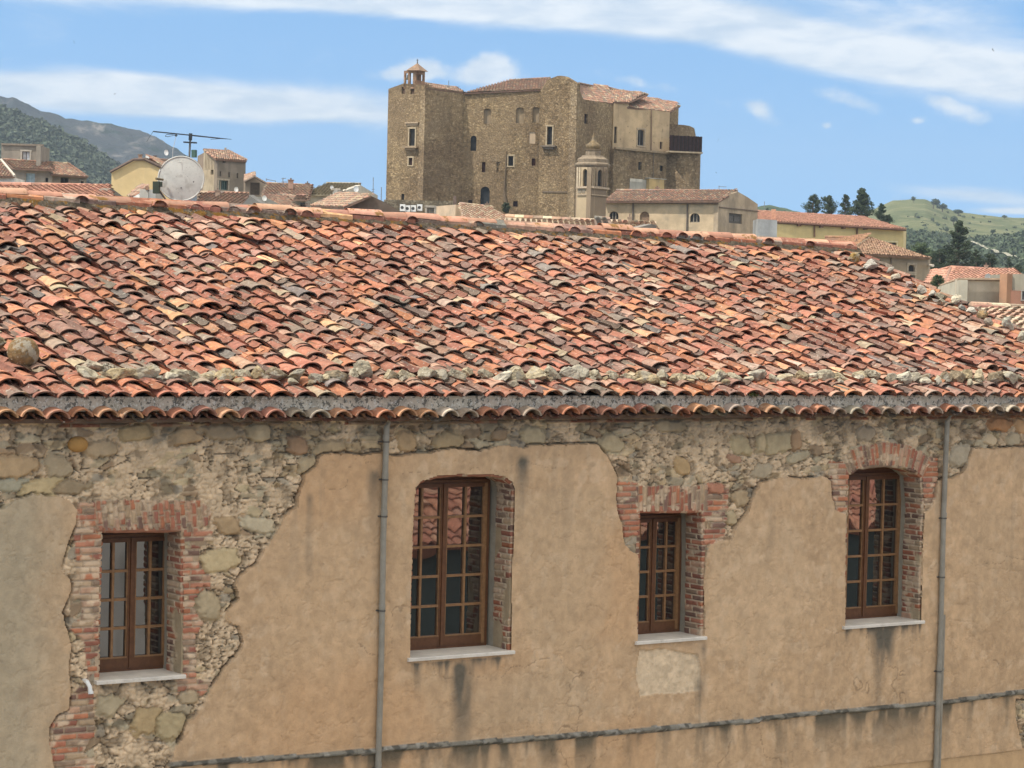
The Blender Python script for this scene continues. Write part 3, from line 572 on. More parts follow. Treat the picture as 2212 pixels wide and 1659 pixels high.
        for r in range(1, rows): zz = gz0 + (gz1 - gz0) * r / rows; fbox(mb, gs0 + .011, midp - mw, zz - mw, zz + mw, g0 + .004, g1_ - .004, LIGHTB); fbox(mb, midp + mw, gs1 - .011, zz - mw, zz + mw, g0 + .004, g1_ - .004, LIGHTB)
        if side == 1: fbox(mb, a0 - .018, a0 + .018, zb, zt, g0 - .014, g0 - .001, BROWN)
        cs_ = mb.build('casement', MT_WOOD, None); cs_.parent = wo_
        mb = MB(); fbox(mb, gs0 - .005, gs1 + .005, gz0 - .005, gz1 + .005, REC + .008, REC + .014, (1, 1, 1)); gl = mb.build('glass', MT_GLASS, None); gl.parent = wo_
    # sill slab with a slightly chipped front edge
    mb = MB(); x0, x1 = lo_s - .035, hi_s + (.03 if wi else .02); n = 40; V = []
    for k in range(n + 1):
        x = x0 + (x1 - x0) * k / n; ch = .004 * random.random()
        for (o_, z_) in ((-.085 + ch, z0 - .036), (-.088 + ch, z0 - .006 - ch), (-.080 + ch, z0), (REC + .03, z0 + .004), (REC + .03, z0 - .036)): V.append(fw(x, z_, o_))
    Fq = [(k * 5 + j, k * 5 + (j + 1) % 5, (k + 1) * 5 + (j + 1) % 5, (k + 1) * 5 + j) for k in range(n) for j in range(5)] + [tuple(range(5)), tuple(range(n * 5, n * 5 + 5))]
    mb.add(V, Fq, (1, 1, 1)); sl2 = mb.build('sill', MT_MARBLE, None); sl2.parent = wo_

# ---- roof: plane through the eave, 17.7 degrees
PHI = radians(17.7); RN = unit(np.array([FN[0] * -tan(PHI), FN[1] * -tan(PHI), 1])); RV = unit(FN + ZZ * tan(PHI)); RE = FP - FN * .2 - ZZ * 1.04
def rf(s, v, h=0.0):             # v measured horizontally from the eave
    s = np.asarray(s, float)[..., None]; v = np.asarray(v, float)[..., None]; h = np.asarray(h, float)[..., None]
    return RE + FU * s + (FN + ZZ * tan(PHI)) * v + RN * h
def vr(s): return 6.16 - .045 * (s + 3)      # the ridge is not quite parallel with the eave
SL, SR = -11.8, 9.66
mb = MB(); pitch = .247; cols_ = int((SR - SL) / pitch); P1 = []; P2 = []; A1 = dict(U=[], V=[], L=[], r=[], lift=[]); A2 = dict(U=[], V=[], L=[], r=[], lift=[])
def sag(s, v): return .035 * float(fbm(np.array([s * .45]), np.array([v * .5]), 401, 2)[0])
for i in range(cols_ + 1):
    s0 = SL + i * pitch
    for kind in (0, 1):
        v = -.11 if kind == 0 else -.06; first = True; wander = 0
        while v < vr(s0) - .32:
            ex = float(np.clip(random.gauss(.265, .055), .10, .38)) if random.random() > .11 else random.uniform(.06, .12)
            if first: ex = .27
            wander = .6 * wander + random.gauss(0, .014); yaw = random.gauss(0, .06) if not first else random.gauss(0, .02)
            s = s0 + wander + (pitch / 2 if kind else 0)
            U_ = FU * cos(yaw) + RV * sin(yaw); V_ = RV * cos(yaw) - FU * sin(yaw) + RN * (-.045 + random.gauss(0, .015)); D = A1 if kind == 0 else A2
            (P1 if kind == 0 else P2).append(rf(s, v, (.040 if kind == 0 else .112) + sag(s, v) + (random.gauss(0, .006) if not first else 0)))
            D['U'].append(U_); D['V'].append(unit(V_)); D['L'].append(min(.43, (vr(s0) - .16 - v) / cos(PHI) + .02)); D['r'].append(random.gauss(.107, .009)); D['lift'].append(.012 + abs(random.gauss(0, .010)) + (.03 if random.random() < .04 else 0))
            v += ex * cos(PHI); first = False
for P, A, inv in ((P1, A1, False), (P2, A2, True)):
    n = len(P); P = np.array(P); U_ = np.array(A['U']); V_ = np.array(A['V']); N_ = np.cross(U_, V_); r = np.array(A['r']) * (1.08 if not inv else 1); c = pick(PAL_NEAR, n)
    gl = fbm(P[:, 0] * .8, P[:, 1] * .8, 431, 4); c = c * .88 + np.array((.33, .155, .105)) * .12; c = c * (1 + .55 * gl)[:, None]
    if inv: c *= .92
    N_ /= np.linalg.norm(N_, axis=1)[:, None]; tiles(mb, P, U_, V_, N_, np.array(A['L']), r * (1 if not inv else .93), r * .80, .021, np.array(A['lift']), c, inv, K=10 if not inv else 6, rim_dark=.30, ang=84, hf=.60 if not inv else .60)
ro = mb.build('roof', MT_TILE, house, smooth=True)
tag(ro, 'slope of old half-round clay tiles in reds, creams and greys')
mb = MB()     # boarding under the tiles, and the far slope
bs = (.10, .07, .05)
quadf(mb, [rf(SL, -.0, -.03), rf(SR, 0, -.03), rf(SR, vr(SR), -.03), rf(SL, vr(SL), -.03)], bs)
for (sa) in (SL, SR):  quadf(mb, [rf(sa, 0, -.03), rf(sa, vr(sa), -.03), rf(sa, vr(sa), -.2), rf(sa, 0, -.2)], (.3, .24, .17))
mb.build('roof_boards', shader_flat('boards', bs), house)
mb = MB(); ra, rb_ = rf(SL, vr(SL), .02), rf(SR, vr(SR), .02)
roof_patch(mb, rb_ + (FN * 6.2 - ZZ * 2.0), ra + (FN * 6.2 - ZZ * 2.0), ra, rb_, PAL_NEAR, .25, .30, K=6); mb.build('back_roof', MT_TILE, house, smooth=False)
# ridge: mortar bed and half-round caps
mb = MB(); s = SL; PR = []; UR = []; LR = []
while s < 9.40:
    L = .435 + random.gauss(0, .01); v = vr(s + L / 2) + random.gauss(0, .006)
    PR.append(rf(s + L, v, 0) + ZZ * (.115 + random.gauss(0, .011) + .012 * sin(s * 1.3))); d_ = unit(rf(s + 1, vr(s + 1), 0) - rf(s, vr(s), 0)); yaw = random.gauss(0, .02); UR.append(unit(d_ + ZZ * random.gauss(-.012, .012) + FN * yaw)); LR.append(L + .05); s += L * .985
n = len(PR); V_ = -np.array(UR); U_ = np.cross(V_, ZZ); U_ /= np.linalg.norm(U_, axis=1)[:, None]; N_ = np.cross(U_, V_)
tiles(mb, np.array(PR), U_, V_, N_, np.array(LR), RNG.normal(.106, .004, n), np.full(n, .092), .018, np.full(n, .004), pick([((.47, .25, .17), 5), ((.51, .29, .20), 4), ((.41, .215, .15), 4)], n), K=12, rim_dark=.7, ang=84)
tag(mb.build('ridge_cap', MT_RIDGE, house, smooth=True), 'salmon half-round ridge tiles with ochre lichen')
ns_ = 900; s_ = np.linspace(SL, 9.72, ns_); prof = [(-.33, -.03), (-.23, .05), (-.165, .10), (-.115, .155), (0, .17), (.10, .14), (.17, -.08)]
V = np.zeros((ns_, len(prof), 3))
for j, (a, h) in enumerate(prof):
    nn = fbm(s_ * 9, s_ * 0 + j * 3, 411, 4); V[:, j] = rf(s_, vr(s_) + a * .85, 0) * 1.0 + ZZ * (h * .8 - a * 0 + .025 * nn)[:, None] + FN * (.03 * fbm(s_ * 7, s_ * 0 + j * 5, 412, 4))[:, None] - (ZZ * tan(PHI) * max(a, 0) * 1.6)
m2 = len(prof); a = (np.arange(ns_ - 1)[:, None] * m2 + np.arange(m2 - 1)[None]).reshape(-1)
mb = MB(); mb.quads(V.reshape(-1, 3), np.stack([a, a + 1, a + m2 + 1, a + m2], 1), np.ones((len(a), 3))); mb.add(V[-1], [tuple(range(m2))], (1, 1, 1)); mb.build('ridge_mortar', MT_MORTAR, house, smooth=True)
# gutter and the projecting eaves course below it
mb = MB(); ns_ = 700; s_ = np.linspace(-11.9, 9.75, ns_)
prof = [(-.17, -1.005), (-.235, -1.0), (-.24, -1.012), (-.235, -1.03), (-.225, -1.138), (-.05, -1.15)]
V = np.zeros((ns_, len(prof), 3))
for j, (o_, z_) in enumerate(prof): V[:, j] = fw(s_, z_ + .006 * fbm(s_ * 1.2, s_ * 0 + j, 421, 3), o_ + .008 * fbm(s_ * 2.0, s_ * 0 + j * 2, 422, 3))
m2 = len(prof); a = (np.arange(ns_ - 1)[:, None] * m2 + np.arange(m2 - 1)[None]).reshape(-1)
mb.quads(V.reshape(-1, 3), np.stack([a, a + 1, a + m2 + 1, a + m2], 1), np.ones((len(a), 3))); mb.add(V[0], [tuple(range(m2))], (1, 1, 1)); mb.build('gutter', MT_GUTTER, house)
mb = MB(); s = -11.75; P = []; Uu = []; Vv = []
while s < 9.7:
    yaw = random.gauss(0, .03); P.append(fw(s, -1.215 + random.gauss(0, .006) + .012 * sin(s * .9), -.345 + random.gauss(0, .012))); Uu.append(FU * cos(yaw) + FN * sin(yaw)); Vv.append(unit(FN * cos(yaw) - FU * sin(yaw) + ZZ * .20)); s += .250 + random.gauss(0, .005)
n = len(P); Uu = np.array(Uu); Vv = np.array(Vv); Nn = np.cross(Uu, Vv)
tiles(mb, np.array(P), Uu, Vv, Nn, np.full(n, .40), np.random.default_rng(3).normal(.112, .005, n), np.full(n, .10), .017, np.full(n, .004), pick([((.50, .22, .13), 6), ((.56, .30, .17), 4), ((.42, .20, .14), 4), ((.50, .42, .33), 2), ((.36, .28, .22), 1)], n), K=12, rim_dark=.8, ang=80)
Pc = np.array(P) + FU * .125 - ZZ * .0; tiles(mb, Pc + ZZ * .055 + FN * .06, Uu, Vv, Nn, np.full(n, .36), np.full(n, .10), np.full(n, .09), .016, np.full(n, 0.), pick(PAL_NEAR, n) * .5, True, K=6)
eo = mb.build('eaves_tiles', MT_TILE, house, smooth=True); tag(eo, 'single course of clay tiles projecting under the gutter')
mb = MB(); fbox(mb, -12, 9.7, -1.245, -1.205, -.20, .05, (.16, .11, .08)); fbox(mb, -12, 9.7, -1.205, -1.13, -.12, .05, (.12, .09, .07)); mb.build('cornice', MT_WALL, house)
# drainpipes
def pipe(s, ztop, joints, lab, extra=False):
    mb = MB(); r = .031
    pts = [fw(s, ztop, -.20), fw(s, ztop - .06, -.17), fw(s + .002, ztop - .17, -.09), fw(s - .004, -2.4, -.085), fw(s + .004, -3.7, -.088), fw(s - .003, -5.0, -.085), fw(s, -10.4, -.085)]
    mb.tube(pts, r, 14)
    for z_ in joints: mb.tube([fw(s, z_, -.086), fw(s, z_ - .05, -.086)], r + .004, 14)
    o = mb.build('drainpipe', MT_PIPE, house, smooth=False); tag(o, lab)
    for z_ in joints:
        mb = MB(); mb.tube([fw(s, z_ - .06, -.086), fw(s, z_ - .075, -.086)], r + .006, 14, (.10, .09, .08)); fbox(mb, s - .05, s + .05, z_ - .075, z_ - .06, -.06, .0, (.10, .09, .08))
        b = mb.build('bracket', MT_WOOD, None); b.parent = o
    if extra:
        mb = MB(); mb.tube([fw(s + .058, -3.62, -.07), fw(s + .06, -10.4, -.07)], .026, 10); mb.tube([fw(s + .0, -4.3, -.12), fw(s + .03, -4.285, -.125), fw(s + .05, -4.25, -.12)], .006, 6, (.3, .3, .3)); q = mb.build('conduit', MT_PIPE, None); q.parent = o
pipe(fac(833, 1000, -.09)[0], -1.15, [-1.40, -1.78, -2.15, -3.1, -4.70, -6.2], 'grey metal drainpipe between the two left windows')
pipe(fac(2043, 1000, -.09)[0], -1.15, [-2.4, -3.1, -4.22, -6.2], 'grey metal drainpipe right of the arched window', True)
# bent white pipe stub and the round ochre stone
mb = MB(); p = [fac(*c7(388, 1262), -.03), fac(*c7(400, 1272), -.1), fac(*c7(408, 1292), -.12), fac(*c7(410, 1322), -.12)]
mb.tube([fw(p[0][0], p[0][1], .03), fw(p[1][0], p[1][1], -.075), fw(p[2][0], p[2][1], -.11), fw(p[3][0], p[3][1], -.125)], .021, 12); mb.tube([fw(p[3][0], p[3][1] + .02, -.122), fw(p[3][0], p[3][1] - .004, -.126)], .025, 12); o = mb.build('pipe_stub', MT_WHITE, house, smooth=False); tag(o, 'short bent white plastic pipe below the left window')
mb = MB(); mb.tube([fw(p[3][0], p[3][1] - .0045, -.126), fw(p[3][0], p[3][1] - .0065, -.1263)], .018, 12, (.02, .02, .02)); q = mb.build('pipe_mouth', MT_DARK, None); q.parent = o

rs0 = [None]
# ---- rocks
def rock_mesh(name, r, seed, round_=False, cuts=9):
    import bmesh
    bm = bmesh.new(); bmesh.ops.create_icosphere(bm, subdivisions=4 if not round_ else 3, radius=1); rg = np.random.default_rng(seed)
    V = np.array([v.co[:] for v in bm.verts])
    if not round_:
        for _ in range(cuts):
            n = unit(rg.normal(size=3)); dlim = rg.uniform(.42, .80); k = V @ n; ex = np.clip(k - dlim, 0, None); V = V - n * (ex * .97)[:, None]
    nn = fbm(V[:, 0] * 2.5 + seed, V[:, 1] * 2.5 + V[:, 2] * 1.7, seed, 5) + fbm(V[:, 2] * 3 + 9, V[:, 0] * 3 + V[:, 1], seed + 5, 4)
    nn2 = fbm(V[:, 0] * 8 + seed, V[:, 1] * 8 + V[:, 2] * 5, seed + 9, 3); V = V * (1 + (.26 if not round_ else .08) * nn + (.16 if not round_ else .05) * nn2)[:, None] * np.array(r)
    for v, c in zip(bm.verts, V): v.co = c
    me = bpy.data.meshes.new(name); bm.to_mesh(me); bm.free(); me.polygons.foreach_set('use_smooth', np.full(len(me.polygons), round_)); return me
rm = rock_mesh('round_stone', (.10, .07, .075), 77, True); o = bpy.data.objects.new('round_stone', rm); COL.objects.link(o); q_ = fac(*c7(342, 193)); o.parent = house; o.matrix_parent_inverse = Matrix.Translation(-house.location); o.location = fw(q_[0], q_[1], -.05); o.rotation_euler = (0, 0, ALPHA)
at_ = rm.attributes.new('Col', 'FLOAT_COLOR', 'CORNER'); at_.data.foreach_set('color', np.tile(np.array([.40, .23, .085, 1], np.float32), len(rm.loops))); rm.materials.append(MT_WALL); tag(o, 'round ochre stone bulging from the masonry above the left window')
ORD = ['first', 'second', 'third', 'fourth', 'fifth', 'sixth', 'seventh', 'eighth', 'ninth', 'tenth', 'eleventh', 'twelfth', 'thirteenth', 'fourteenth', 'fifteenth', 'sixteenth', 'seventeenth', 'eighteenth', 'nineteenth', 'twentieth']
ROCKC = [((.36, .32, .23), 'pale grey'), ((.38, .32, .21), 'cream-coloured'), ((.27, .235, .17), 'mid grey'), ((.34, .27, .16), 'tan'), ((.20, .155, .10), 'dark brownish'), ((.44, .40, .31), 'whitish')]
def rock(pos, r, col, seed, label, group, round_=False, rot=None):
    me = rock_mesh('roof_stone', r, seed, round_); o = bpy.data.objects.new('roof_stone', me); COL.objects.link(o); o.location = pos
    at_ = me.attributes.new('Col', 'FLOAT_COLOR', 'CORNER'); n = len(me.loops); at_.data.foreach_set('color', np.tile(np.array([*col, 1], np.float32), n))
    me.materials.append(MT_ROCK); rg = random.Random(seed); o.rotation_euler = rot or (rg.uniform(-.5, .5), rg.uniform(-.5, .5), ALPHA + rg.uniform(-.7, .7))
    tag(o, label, 'stone', group); return o
G1 = 'loose stones in a row weighing down the tiles above the eaves'; G2 = 'loose stones weighing down the tiles along the right verge'
anchors = [(-4.95, 'the ochre boulder'), (-1.53, 'the left drainpipe'), (1.71, 'the flat-lintel window'), (4.74, 'the brick-arch window'), (6.33, 'the right drainpipe')]
s = -4.78; k = 0; cnt = {}
while s < 9.5:
    big = random.uniform(.08, .155) * (1.0 if s < 3 else .92); flat = random.uniform(.45, .85); ci = random.choices(range(6), (6, 5, 4, 3, 2, 2))[0]
    an_ = max([a for a in anchors if a[0] <= s], key=lambda a: a[0]); c_ = cnt.get(an_[1], 0); cnt[an_[1]] = c_ + 1
    v = .32 + random.gauss(0, .035); h = big * flat * .42 + .10
    word = ORD[c_] + ' stone right of ' + an_[1] + ' along the eaves, ' + ROCKC[ci][1] + ' and ' + ('chunky' if flat > .7 else 'flattish')
    rock(rf(s, v, h), (big * 1.12, big * .8, big * flat), ROCKC[ci][0], 500 + k, word, G1)
    if random.random() < .4:
        cc_ = cnt.get('c' + an_[1], 0); cnt['c' + an_[1]] = cc_ + 1; rr2 = random.uniform(.04, .065); ci = random.randrange(6)
        rock(rf(s + big * .9, v - random.uniform(.04, .14), .12), (rr2 * 1.3, rr2, rr2 * .8), ROCKC[ci][0], 1500 + k, 'small ' + ROCKC[ci][1] + ' chip of stone, ' + ORD[cc_] + ' chip right of ' + an_[1], G1)
    s += big * random.uniform(1.35, 2.0) + (.08 if random.random() < .1 else 0); k += 1
rock(rf(-5.26, .72, .20), (.155, .14, .15), (.20, .125, .055), 901, 'large round boulder with ochre lichen at the left end of the eaves stones', G1, True)
rock(rf(-5.42, 1.02, .18), (.11, .10, .13), (.20, .16, .09), 902, 'dark mossy upright stone behind the ochre boulder at the left edge', G1)
rock(rf(-4.62, .52, .15), (.13, .09, .05), (.36, .31, .23), 903, 'thin flat slab lying just below the ochre boulder', G1)
vp = [(1845, 557, .105, (.24, .15, .04), 'squat ochre-brown stone, topmost on the right verge'), (1880, 574, .12, (.46, .43, .38), 'long whitish slab, second from the top of the right verge'), (1922, 583, .06, (.36, .33, .28), 'small grey stone between the long slab and the cream block'),
      (1936, 598, .085, (.48, .42, .32), 'cream block with a pointed top, third big stone down the verge'), (1962, 612, .06, (.36, .27, .24), 'small pinkish-grey stone under the arched door of the hip-roofed house'), (1992, 626, .085, (.42, .36, .30), 'low grey-pink stone halfway down the verge'),
      (2012, 633, .06, (.50, .47, .42), 'pale knobbly stone halfway down the right verge'), (2032, 640, .095, (.24, .21, .15), 'dark flat stone below the light concrete wall'), (2030, 652, .075, (.30, .27, .20), 'flat grey-tan stone wedged under the dark flat one'),
      (2062, 648, .10, (.52, .46, .34), 'pale triangular stone with two pits, in front of the grey concrete wall'), (2078, 664, .06, (.25, .24, .21), 'small dark stone just right of the triangular one'), (2098, 673, .075, (.45, .42, .36), 'rounded pale grey stone above the cream neighbouring roof'),
      (2120, 681, .085, (.24, .16, .08), 'rusty brown stone at the start of the cream roof'), (2136, 694, .075, (.27, .23, .18), 'brown pointed stone near the right edge'), (2172, 702, .125, (.38, .37, .30), 'biggest grey-green boulder on the right verge'), (2205, 726, .09, (.40, .37, .27), 'greenish-tan stone lowest on the verge, cut by the right edge')]
for j, (px, py, r_, c_, lb) in enumerate(vp):
    d = ray(px, py + 4); kk = (RE + RN * .12 - CAMP).dot(RN) / d.dot(RN); pos = CAMP + d * kk
    long_ = 1.35 if 'slab' in lb or 'flat' in lb or 'long' in lb else 1.0
    rock(pos + RN * r_ * .35, (r_ * long_ * 1.05, r_ * .9, r_ * (.62 if long_ > 1 else .85)), c_, 950 + j, lb, G2)

# ================================================================== the town behind
def gz(x, y):                                     # ground height
    t = min(max((y - 45) / 240, 0), 1); t = t * t * (3 - 2 * t); r = min(max((x - 5) / 40, 0), 1)
    return CAMZ - 10.0 + t * (12 - 7 * r) if y > 0 else 0.0
class Pl:
    def __init__(s, xa, Ya, xb, Yb, py=460):
        a = at(xa, py, Ya); b = at(xb, py, Yb); s.A = np.array([a[0], a[1], 0]); d = np.array([b[0] - a[0], b[1] - a[1], 0]); s.len = np.linalg.norm(d); s.U = d / s.len
        s.N = np.array([-s.U[1], s.U[0], 0])
        if s.N[1] < 0: s.N = -s.N
        mid = (s.A + d / 2)
        if s.N @ (mid - np.array([0, 0, 0])) < 0: s.N = -s.N
        s.g = gz((a[0] + b[0]) / 2, (a[1] + b[1]) / 2) - 1
    def sz(s, px, py):
        d = ray(px, py); t = s.A.dot(s.N) / d.dot(s.N); q = d * t; return ((q - s.A).dot(s.U), q[2] + CAMZ)
    def w(s, u, z, o=0.0): return s.A + s.U * u + s.N * o + ZZ * z
GLASS_FAR = mat('dark_window', (.022, .020, .018), False, .5, (2, .3), None, None, None, .25)
def bar(mb, pl, u0, u1, z0, z1, o0, o1, col=(1, 1, 1)): mb.box(pl.w((u0 + u1) / 2, (z0 + z1) / 2, (o0 + o1) / 2), pl.U, pl.N, ZZ, abs(u1 - u0) / 2, abs(o1 - o0) / 2, abs(z1 - z0) / 2, col)
TRIM = mat('trim', n1=(4, .2), bump=None)
def wall(th, pl, top, m, col=(1, 1, 1), holes=(), thick=None, name='wall', bottom=None, recess=.22, label=None):
    if thick is None: thick = 5.0 if abs(pl.U[0]) > .93 else .45
    T = sorted([pl.sz(*p) for p in top]); tu = [q[0] for q in T]; tz = [q[1] for q in T]; f = lambda u: float(np.interp(u, tu, tz)); zb = pl.g if bottom is None else bottom
    H = []
    for h in holes:
        a = pl.sz(h[0], h[1]); b = pl.sz(h[2], h[3]); H.append((min(a[0], b[0]), max(a[0], b[0]), min(a[1], b[1]), max(a[1], b[1]), h[4] if len(h) > 4 else {}))
    us = sorted(set(tu + [h[0] for h in H] + [h[1] for h in H])); us = [u for u in us if tu[0] - 1e-6 <= u <= tu[-1] + 1e-6]
    mb = MB(); Q = lambda pts: mb.add([pl.w(*p) for p in pts], [tuple(range(len(pts)))], col)
    for u0, u1 in zip(us[:-1], us[1:]):
        if u1 - u0 < 1e-4: continue
        zz = [zb]; mid = (u0 + u1) / 2
        for h in sorted([h for h in H if h[0] < mid < h[1]], key=lambda h: h[2]): zz += [h[2], h[3]]
        for i in range(0, len(zz), 2):
            lo = zz[i]; last = i + 1 >= len(zz); a = f(u0) if last else zz[i + 1]; b = f(u1) if last else zz[i + 1]
            Q([(u0, lo, 0), (u1, lo, 0), (u1, b, 0), (u0, a, 0)])
        Q([(u0, f(u0), 0), (u1, f(u1), 0), (u1, f(u1), thick), (u0, f(u0), thick)]); Q([(u0, zb, thick), (u1, zb, thick), (u1, f(u1), thick), (u0, f(u0), thick)])
    for u in (us[0], us[-1]): Q([(u, zb, 0), (u, zb, thick), (u, f(u), thick), (u, f(u), 0)])
    for h in H:
        u0, u1, z0, z1, k = h; r = k.get('r', recess)
        Q([(u0, z0, 0), (u0, z1, 0), (u0, z1, r), (u0, z0, r)]); Q([(u1, z0, 0), (u1, z1, 0), (u1, z1, r), (u1, z0, r)]); Q([(u0, z1, 0), (u1, z1, 0), (u1, z1, r), (u0, z1, r)]); Q([(u0, z0, 0), (u1, z0, 0), (u1, z0, r), (u0, z0, r)])
        if k.get('arch'):
            R = (u1 - u0) / 2; um = (u0 + u1) / 2; ah = min(R * k.get('arch'), (z1 - z0) * .6)
            for sd in (-1, 1):
                arc_ = [(um + sd * R * cos(t), z1 - ah + ah * sin(t), 0) for t in np.linspace(0, pi / 2, 7)]
                Q([(um + sd * R, z1, 0)] + arc_); 
                for a, b in zip(arc_[:-1], arc_[1:]): Q([a, b, (b[0], b[1], r), (a[0], a[1], r)])
    wo = mb.build(name, m, th)
    if label: wo['label'] = label
    for h in H:
        u0, u1, z0, z1, k = h; r = k.get('r', recess)
        if k.get('blind'):
            mb = MB(); bar(mb, pl, u0 - .02, u1 + .02, z0 - .02, z1 + .02, r, r + .05, k['blind']); o = mb.build('blocked_window', k.get('bm', m), th); continue
        mb = MB(); pc = k.get('pane'); bar(mb, pl, u0 - .01, u1 + .01, z0 - .01, z1 + .01, r, r + .04, pc or (1, 1, 1))
        o = mb.build(k.get('name', 'window'), TRIM if pc else GLASS_FAR, th)
        if k.get('mull'):
            c = k.get('mc', (.5, .5, .48)); n = k['mull']; t = (u1 - u0) * .07; mb = MB()
            for i in range(n + 1): u = u0 + (u1 - u0) * i / n; bar(mb, pl, max(u0, u - t / 2), min(u1, u + t / 2), z0, z1, r - .05, r - .002, c)
            bar(mb, pl, u0, u1, z1 - t, z1, r - .045, r - .004, c); bar(mb, pl, u0, u1, z0, z0 + t, r - .045, r - .004, c)
            q = mb.build('frame', TRIM, None); q.parent = o
        if k.get('sur'):
            t = k.get('st', .16); mb = MB(); c = k['sur']
            bar(mb, pl, u0 - t, u0 - .002, z0, z1, -.06, .10, c); bar(mb, pl, u1 + .002, u1 + t, z0, z1, -.06, .10, c); bar(mb, pl, u0 - t * 1.2, u1 + t * 1.2, z1 + .002, z1 + t * 1.1, -.08, .10, c); bar(mb, pl, u0 - t * 1.2, u1 + t * 1.2, z0 - t * .8, z0 - .002, -.10, .10, c)
            q = mb.build('surround', TRIM, None); q.parent = o
        if k.get('balc'):
            mb = MB(); bar(mb, pl, u0 - .6, u1 + .6, z0 - .28, z0 - .10, -.65, .05, k['balc']); bar(mb, pl, u0 - .3, u1 + .3, z0 - .52, z0 - .285, -.40, .05, k['balc'])
            q = mb.build('balcony', TRIM, None); q.parent = o
        if k.get('hood'):
            mb = MB(); bar(mb, pl, u0 - .5, u1 + .5, z1 + .62, z1 + .78, -.25, .05, k['hood']); bar(mb, pl, u0 - .35, u1 + .35, z1 + .36, z1 + .615, -.08, .05, k['hood']); q = mb.build('hood_mould', TRIM, None); q.parent = o
    return wo
def roof(th, corners, pal, sp=.3, ex=.36, name='roof', label=None, m=None, K=4):
    mb = MB(); roof_patch(mb, *[at(*c) for c in corners], pal, sp, ex, K=K); o = mb.build(name, m or MT_TILE_FAR, th)
    if label: o['label'] = label
    return o
def part(th, name, m, fn): mb = MB(); fn(mb); return mb.build(name, m, th)
DK = dict; 
M_PLA = mat('old_plaster', n1=(.6, .22), n2=(.35, .5, .66, (.22, .19, .15), .5), bump=(3, .5, .03), streak=(1.2, (.13, .115, .095), .45))
M_PLB = mat('worn_plaster', n1=(.8, .16), n2=(.5, .56, .7, (.30, .26, .20), .5), bump=(4, .4, .02), streak=(1.4, (.17, .15, .12), .3))
M_YEL = mat('yellow_plaster', n1=(.5, .10), n2=(.4, .55, .7, (.47, .39, .26), .5), bump=(4, .3, .02), streak=(1.2, (.36, .30, .19), .25))
M_CST = stone_mat('castle_stone', (.40, .295, .175), (.26, .195, .12), (.50, .38, .24), 3.6, (.16, .42, .62, (.34, .25, .155), .55), .16)
M_CST2 = stone_mat('castle_shade_stone', (.43, .325, .205), (.30, .23, .15), (.52, .41, .28), 3.6, (.25, .5, .7, (.33, .255, .17), .6), .16)  # castle stone again, its colour adjusted for the walls standing in shade
M_RUB = stone_mat('town_rubble', (.30, .26, .19), (.20, .17, .13), (.38, .33, .24), 4.0, (.3, .5, .7, (.20, .18, .15), .6), .08)
M_CPL = mat('castle_plaster', (.56, .42, .26), False, .95, (.35, .2), (.25, .50, .66, (.42, .31, .20), .6), (2, .5, .06), [(2.2, .64, .7, (.16, .12, .08), .7)], .1, None, 0, (.8, (.24, .18, .12), .5))
M_DK = mat('palisade', n1=(3, .3), bump=None)

# ---- castle
cs_t = thing('castle', 'big square-built stone castle with clay roofs rising over the town', 'castle', at(1100, 560, 300))
def k3(x, y): return (814 + x * .2293, 115 + y * .2293)
def k4(x, y): return (1185.6 + x * .2347, 141.6 + y * .2347)
def r3(x0, y0, x1, y1, **k): return (*k3(x0, y0), *k3(x1, y1), k)
def r4(x0, y0, x1, y1, **k): return (*k4(x0, y0), *k4(x1, y1), k)
SUR = (.40, .32, .21)
pA = Pl(838, 298, 919, 295.4)
wall(cs_t, pA, [(839, 192), (872, 180), (922, 184)], M_CST, holes=[r3(308, 712, 358, 872, sur=SUR, balc=(.30, .22, .14), hood=(.40, .30, .2)), r3(302, 985, 336, 1054, sur=SUR, pane=(.05, .02, .015)), r3(230, 1325, 257, 1382), r3(234, 318, 264, 382, pane=(.10, .06, .04)), r3(318, 318, 352, 382, pane=(.10, .06, .04))], thick=.9, label='sunlit left tower wall')
pB = Pl(919.5, 295.5, 1003, 300)
wall(cs_t, pB, [(919, 185), (935, 188), (1003, 198)], M_CST2, thick=.9, holes=[], label='shaded right wall of the left tower')
pC = Pl(1001, 299.6, 1172, 299)
wall(cs_t, pC, [(1003, 198), (1010, 200), (1172, 191)], M_CST, thick=.9, recess=.35, holes=[
    r3(1008, 520, 1072, 665, arch=.6, blind=(.30, .225, .14), bm=M_PLA), r3(1312, 508, 1382, 660, arch=.7, blind=(.30, .225, .14), bm=M_PLA), r3(1468, 505, 1528, 655, arch=.7, blind=(.30, .225, .14), bm=M_PLA),
    r3(884, 775, 936, 920, arch=1., sur=None), r3(990, 1024, 1022, 1120, pane=(.06, .025, .02)), r3(1128, 1022, 1158, 1125, blind=(.7, .7, .7), r=.2), r3(1240, 968, 1284, 1062, sur=SUR),
    r3(1460, 990, 1494, 1060, pane=(.07, .02, .015)), r3(1432, 740, 1492, 852, blind=(.56, .42, .28), bm=M_PLB, r=.12), r3(978, 1255, 1060, 1450, arch=1., sur=None, name='door', pane=(.03, .035, .04)), r3(860, 1382, 898, 1432, pane=(.05, .025, .02)), r3(1284, 1392, 1326, 1445, pane=(.04, .02, .02))], label='long front wall with blocked arched windows and a dark arched door')
pD = Pl(1169, 297.6, 1247, 296)
wall(cs_t, pD, [(1168, 194), (1183, 172), (1204, 164), (1212, 163.5), (1223, 165), (1248, 180)], M_CST, thick=.9, recess=.35, holes=[r3(1606, 690, 1650, 862, sur=SUR, balc=(.16, .13, .10))], label='projecting central tower with a balcony window')
pE = Pl(1247.5, 296, 1327, 306)
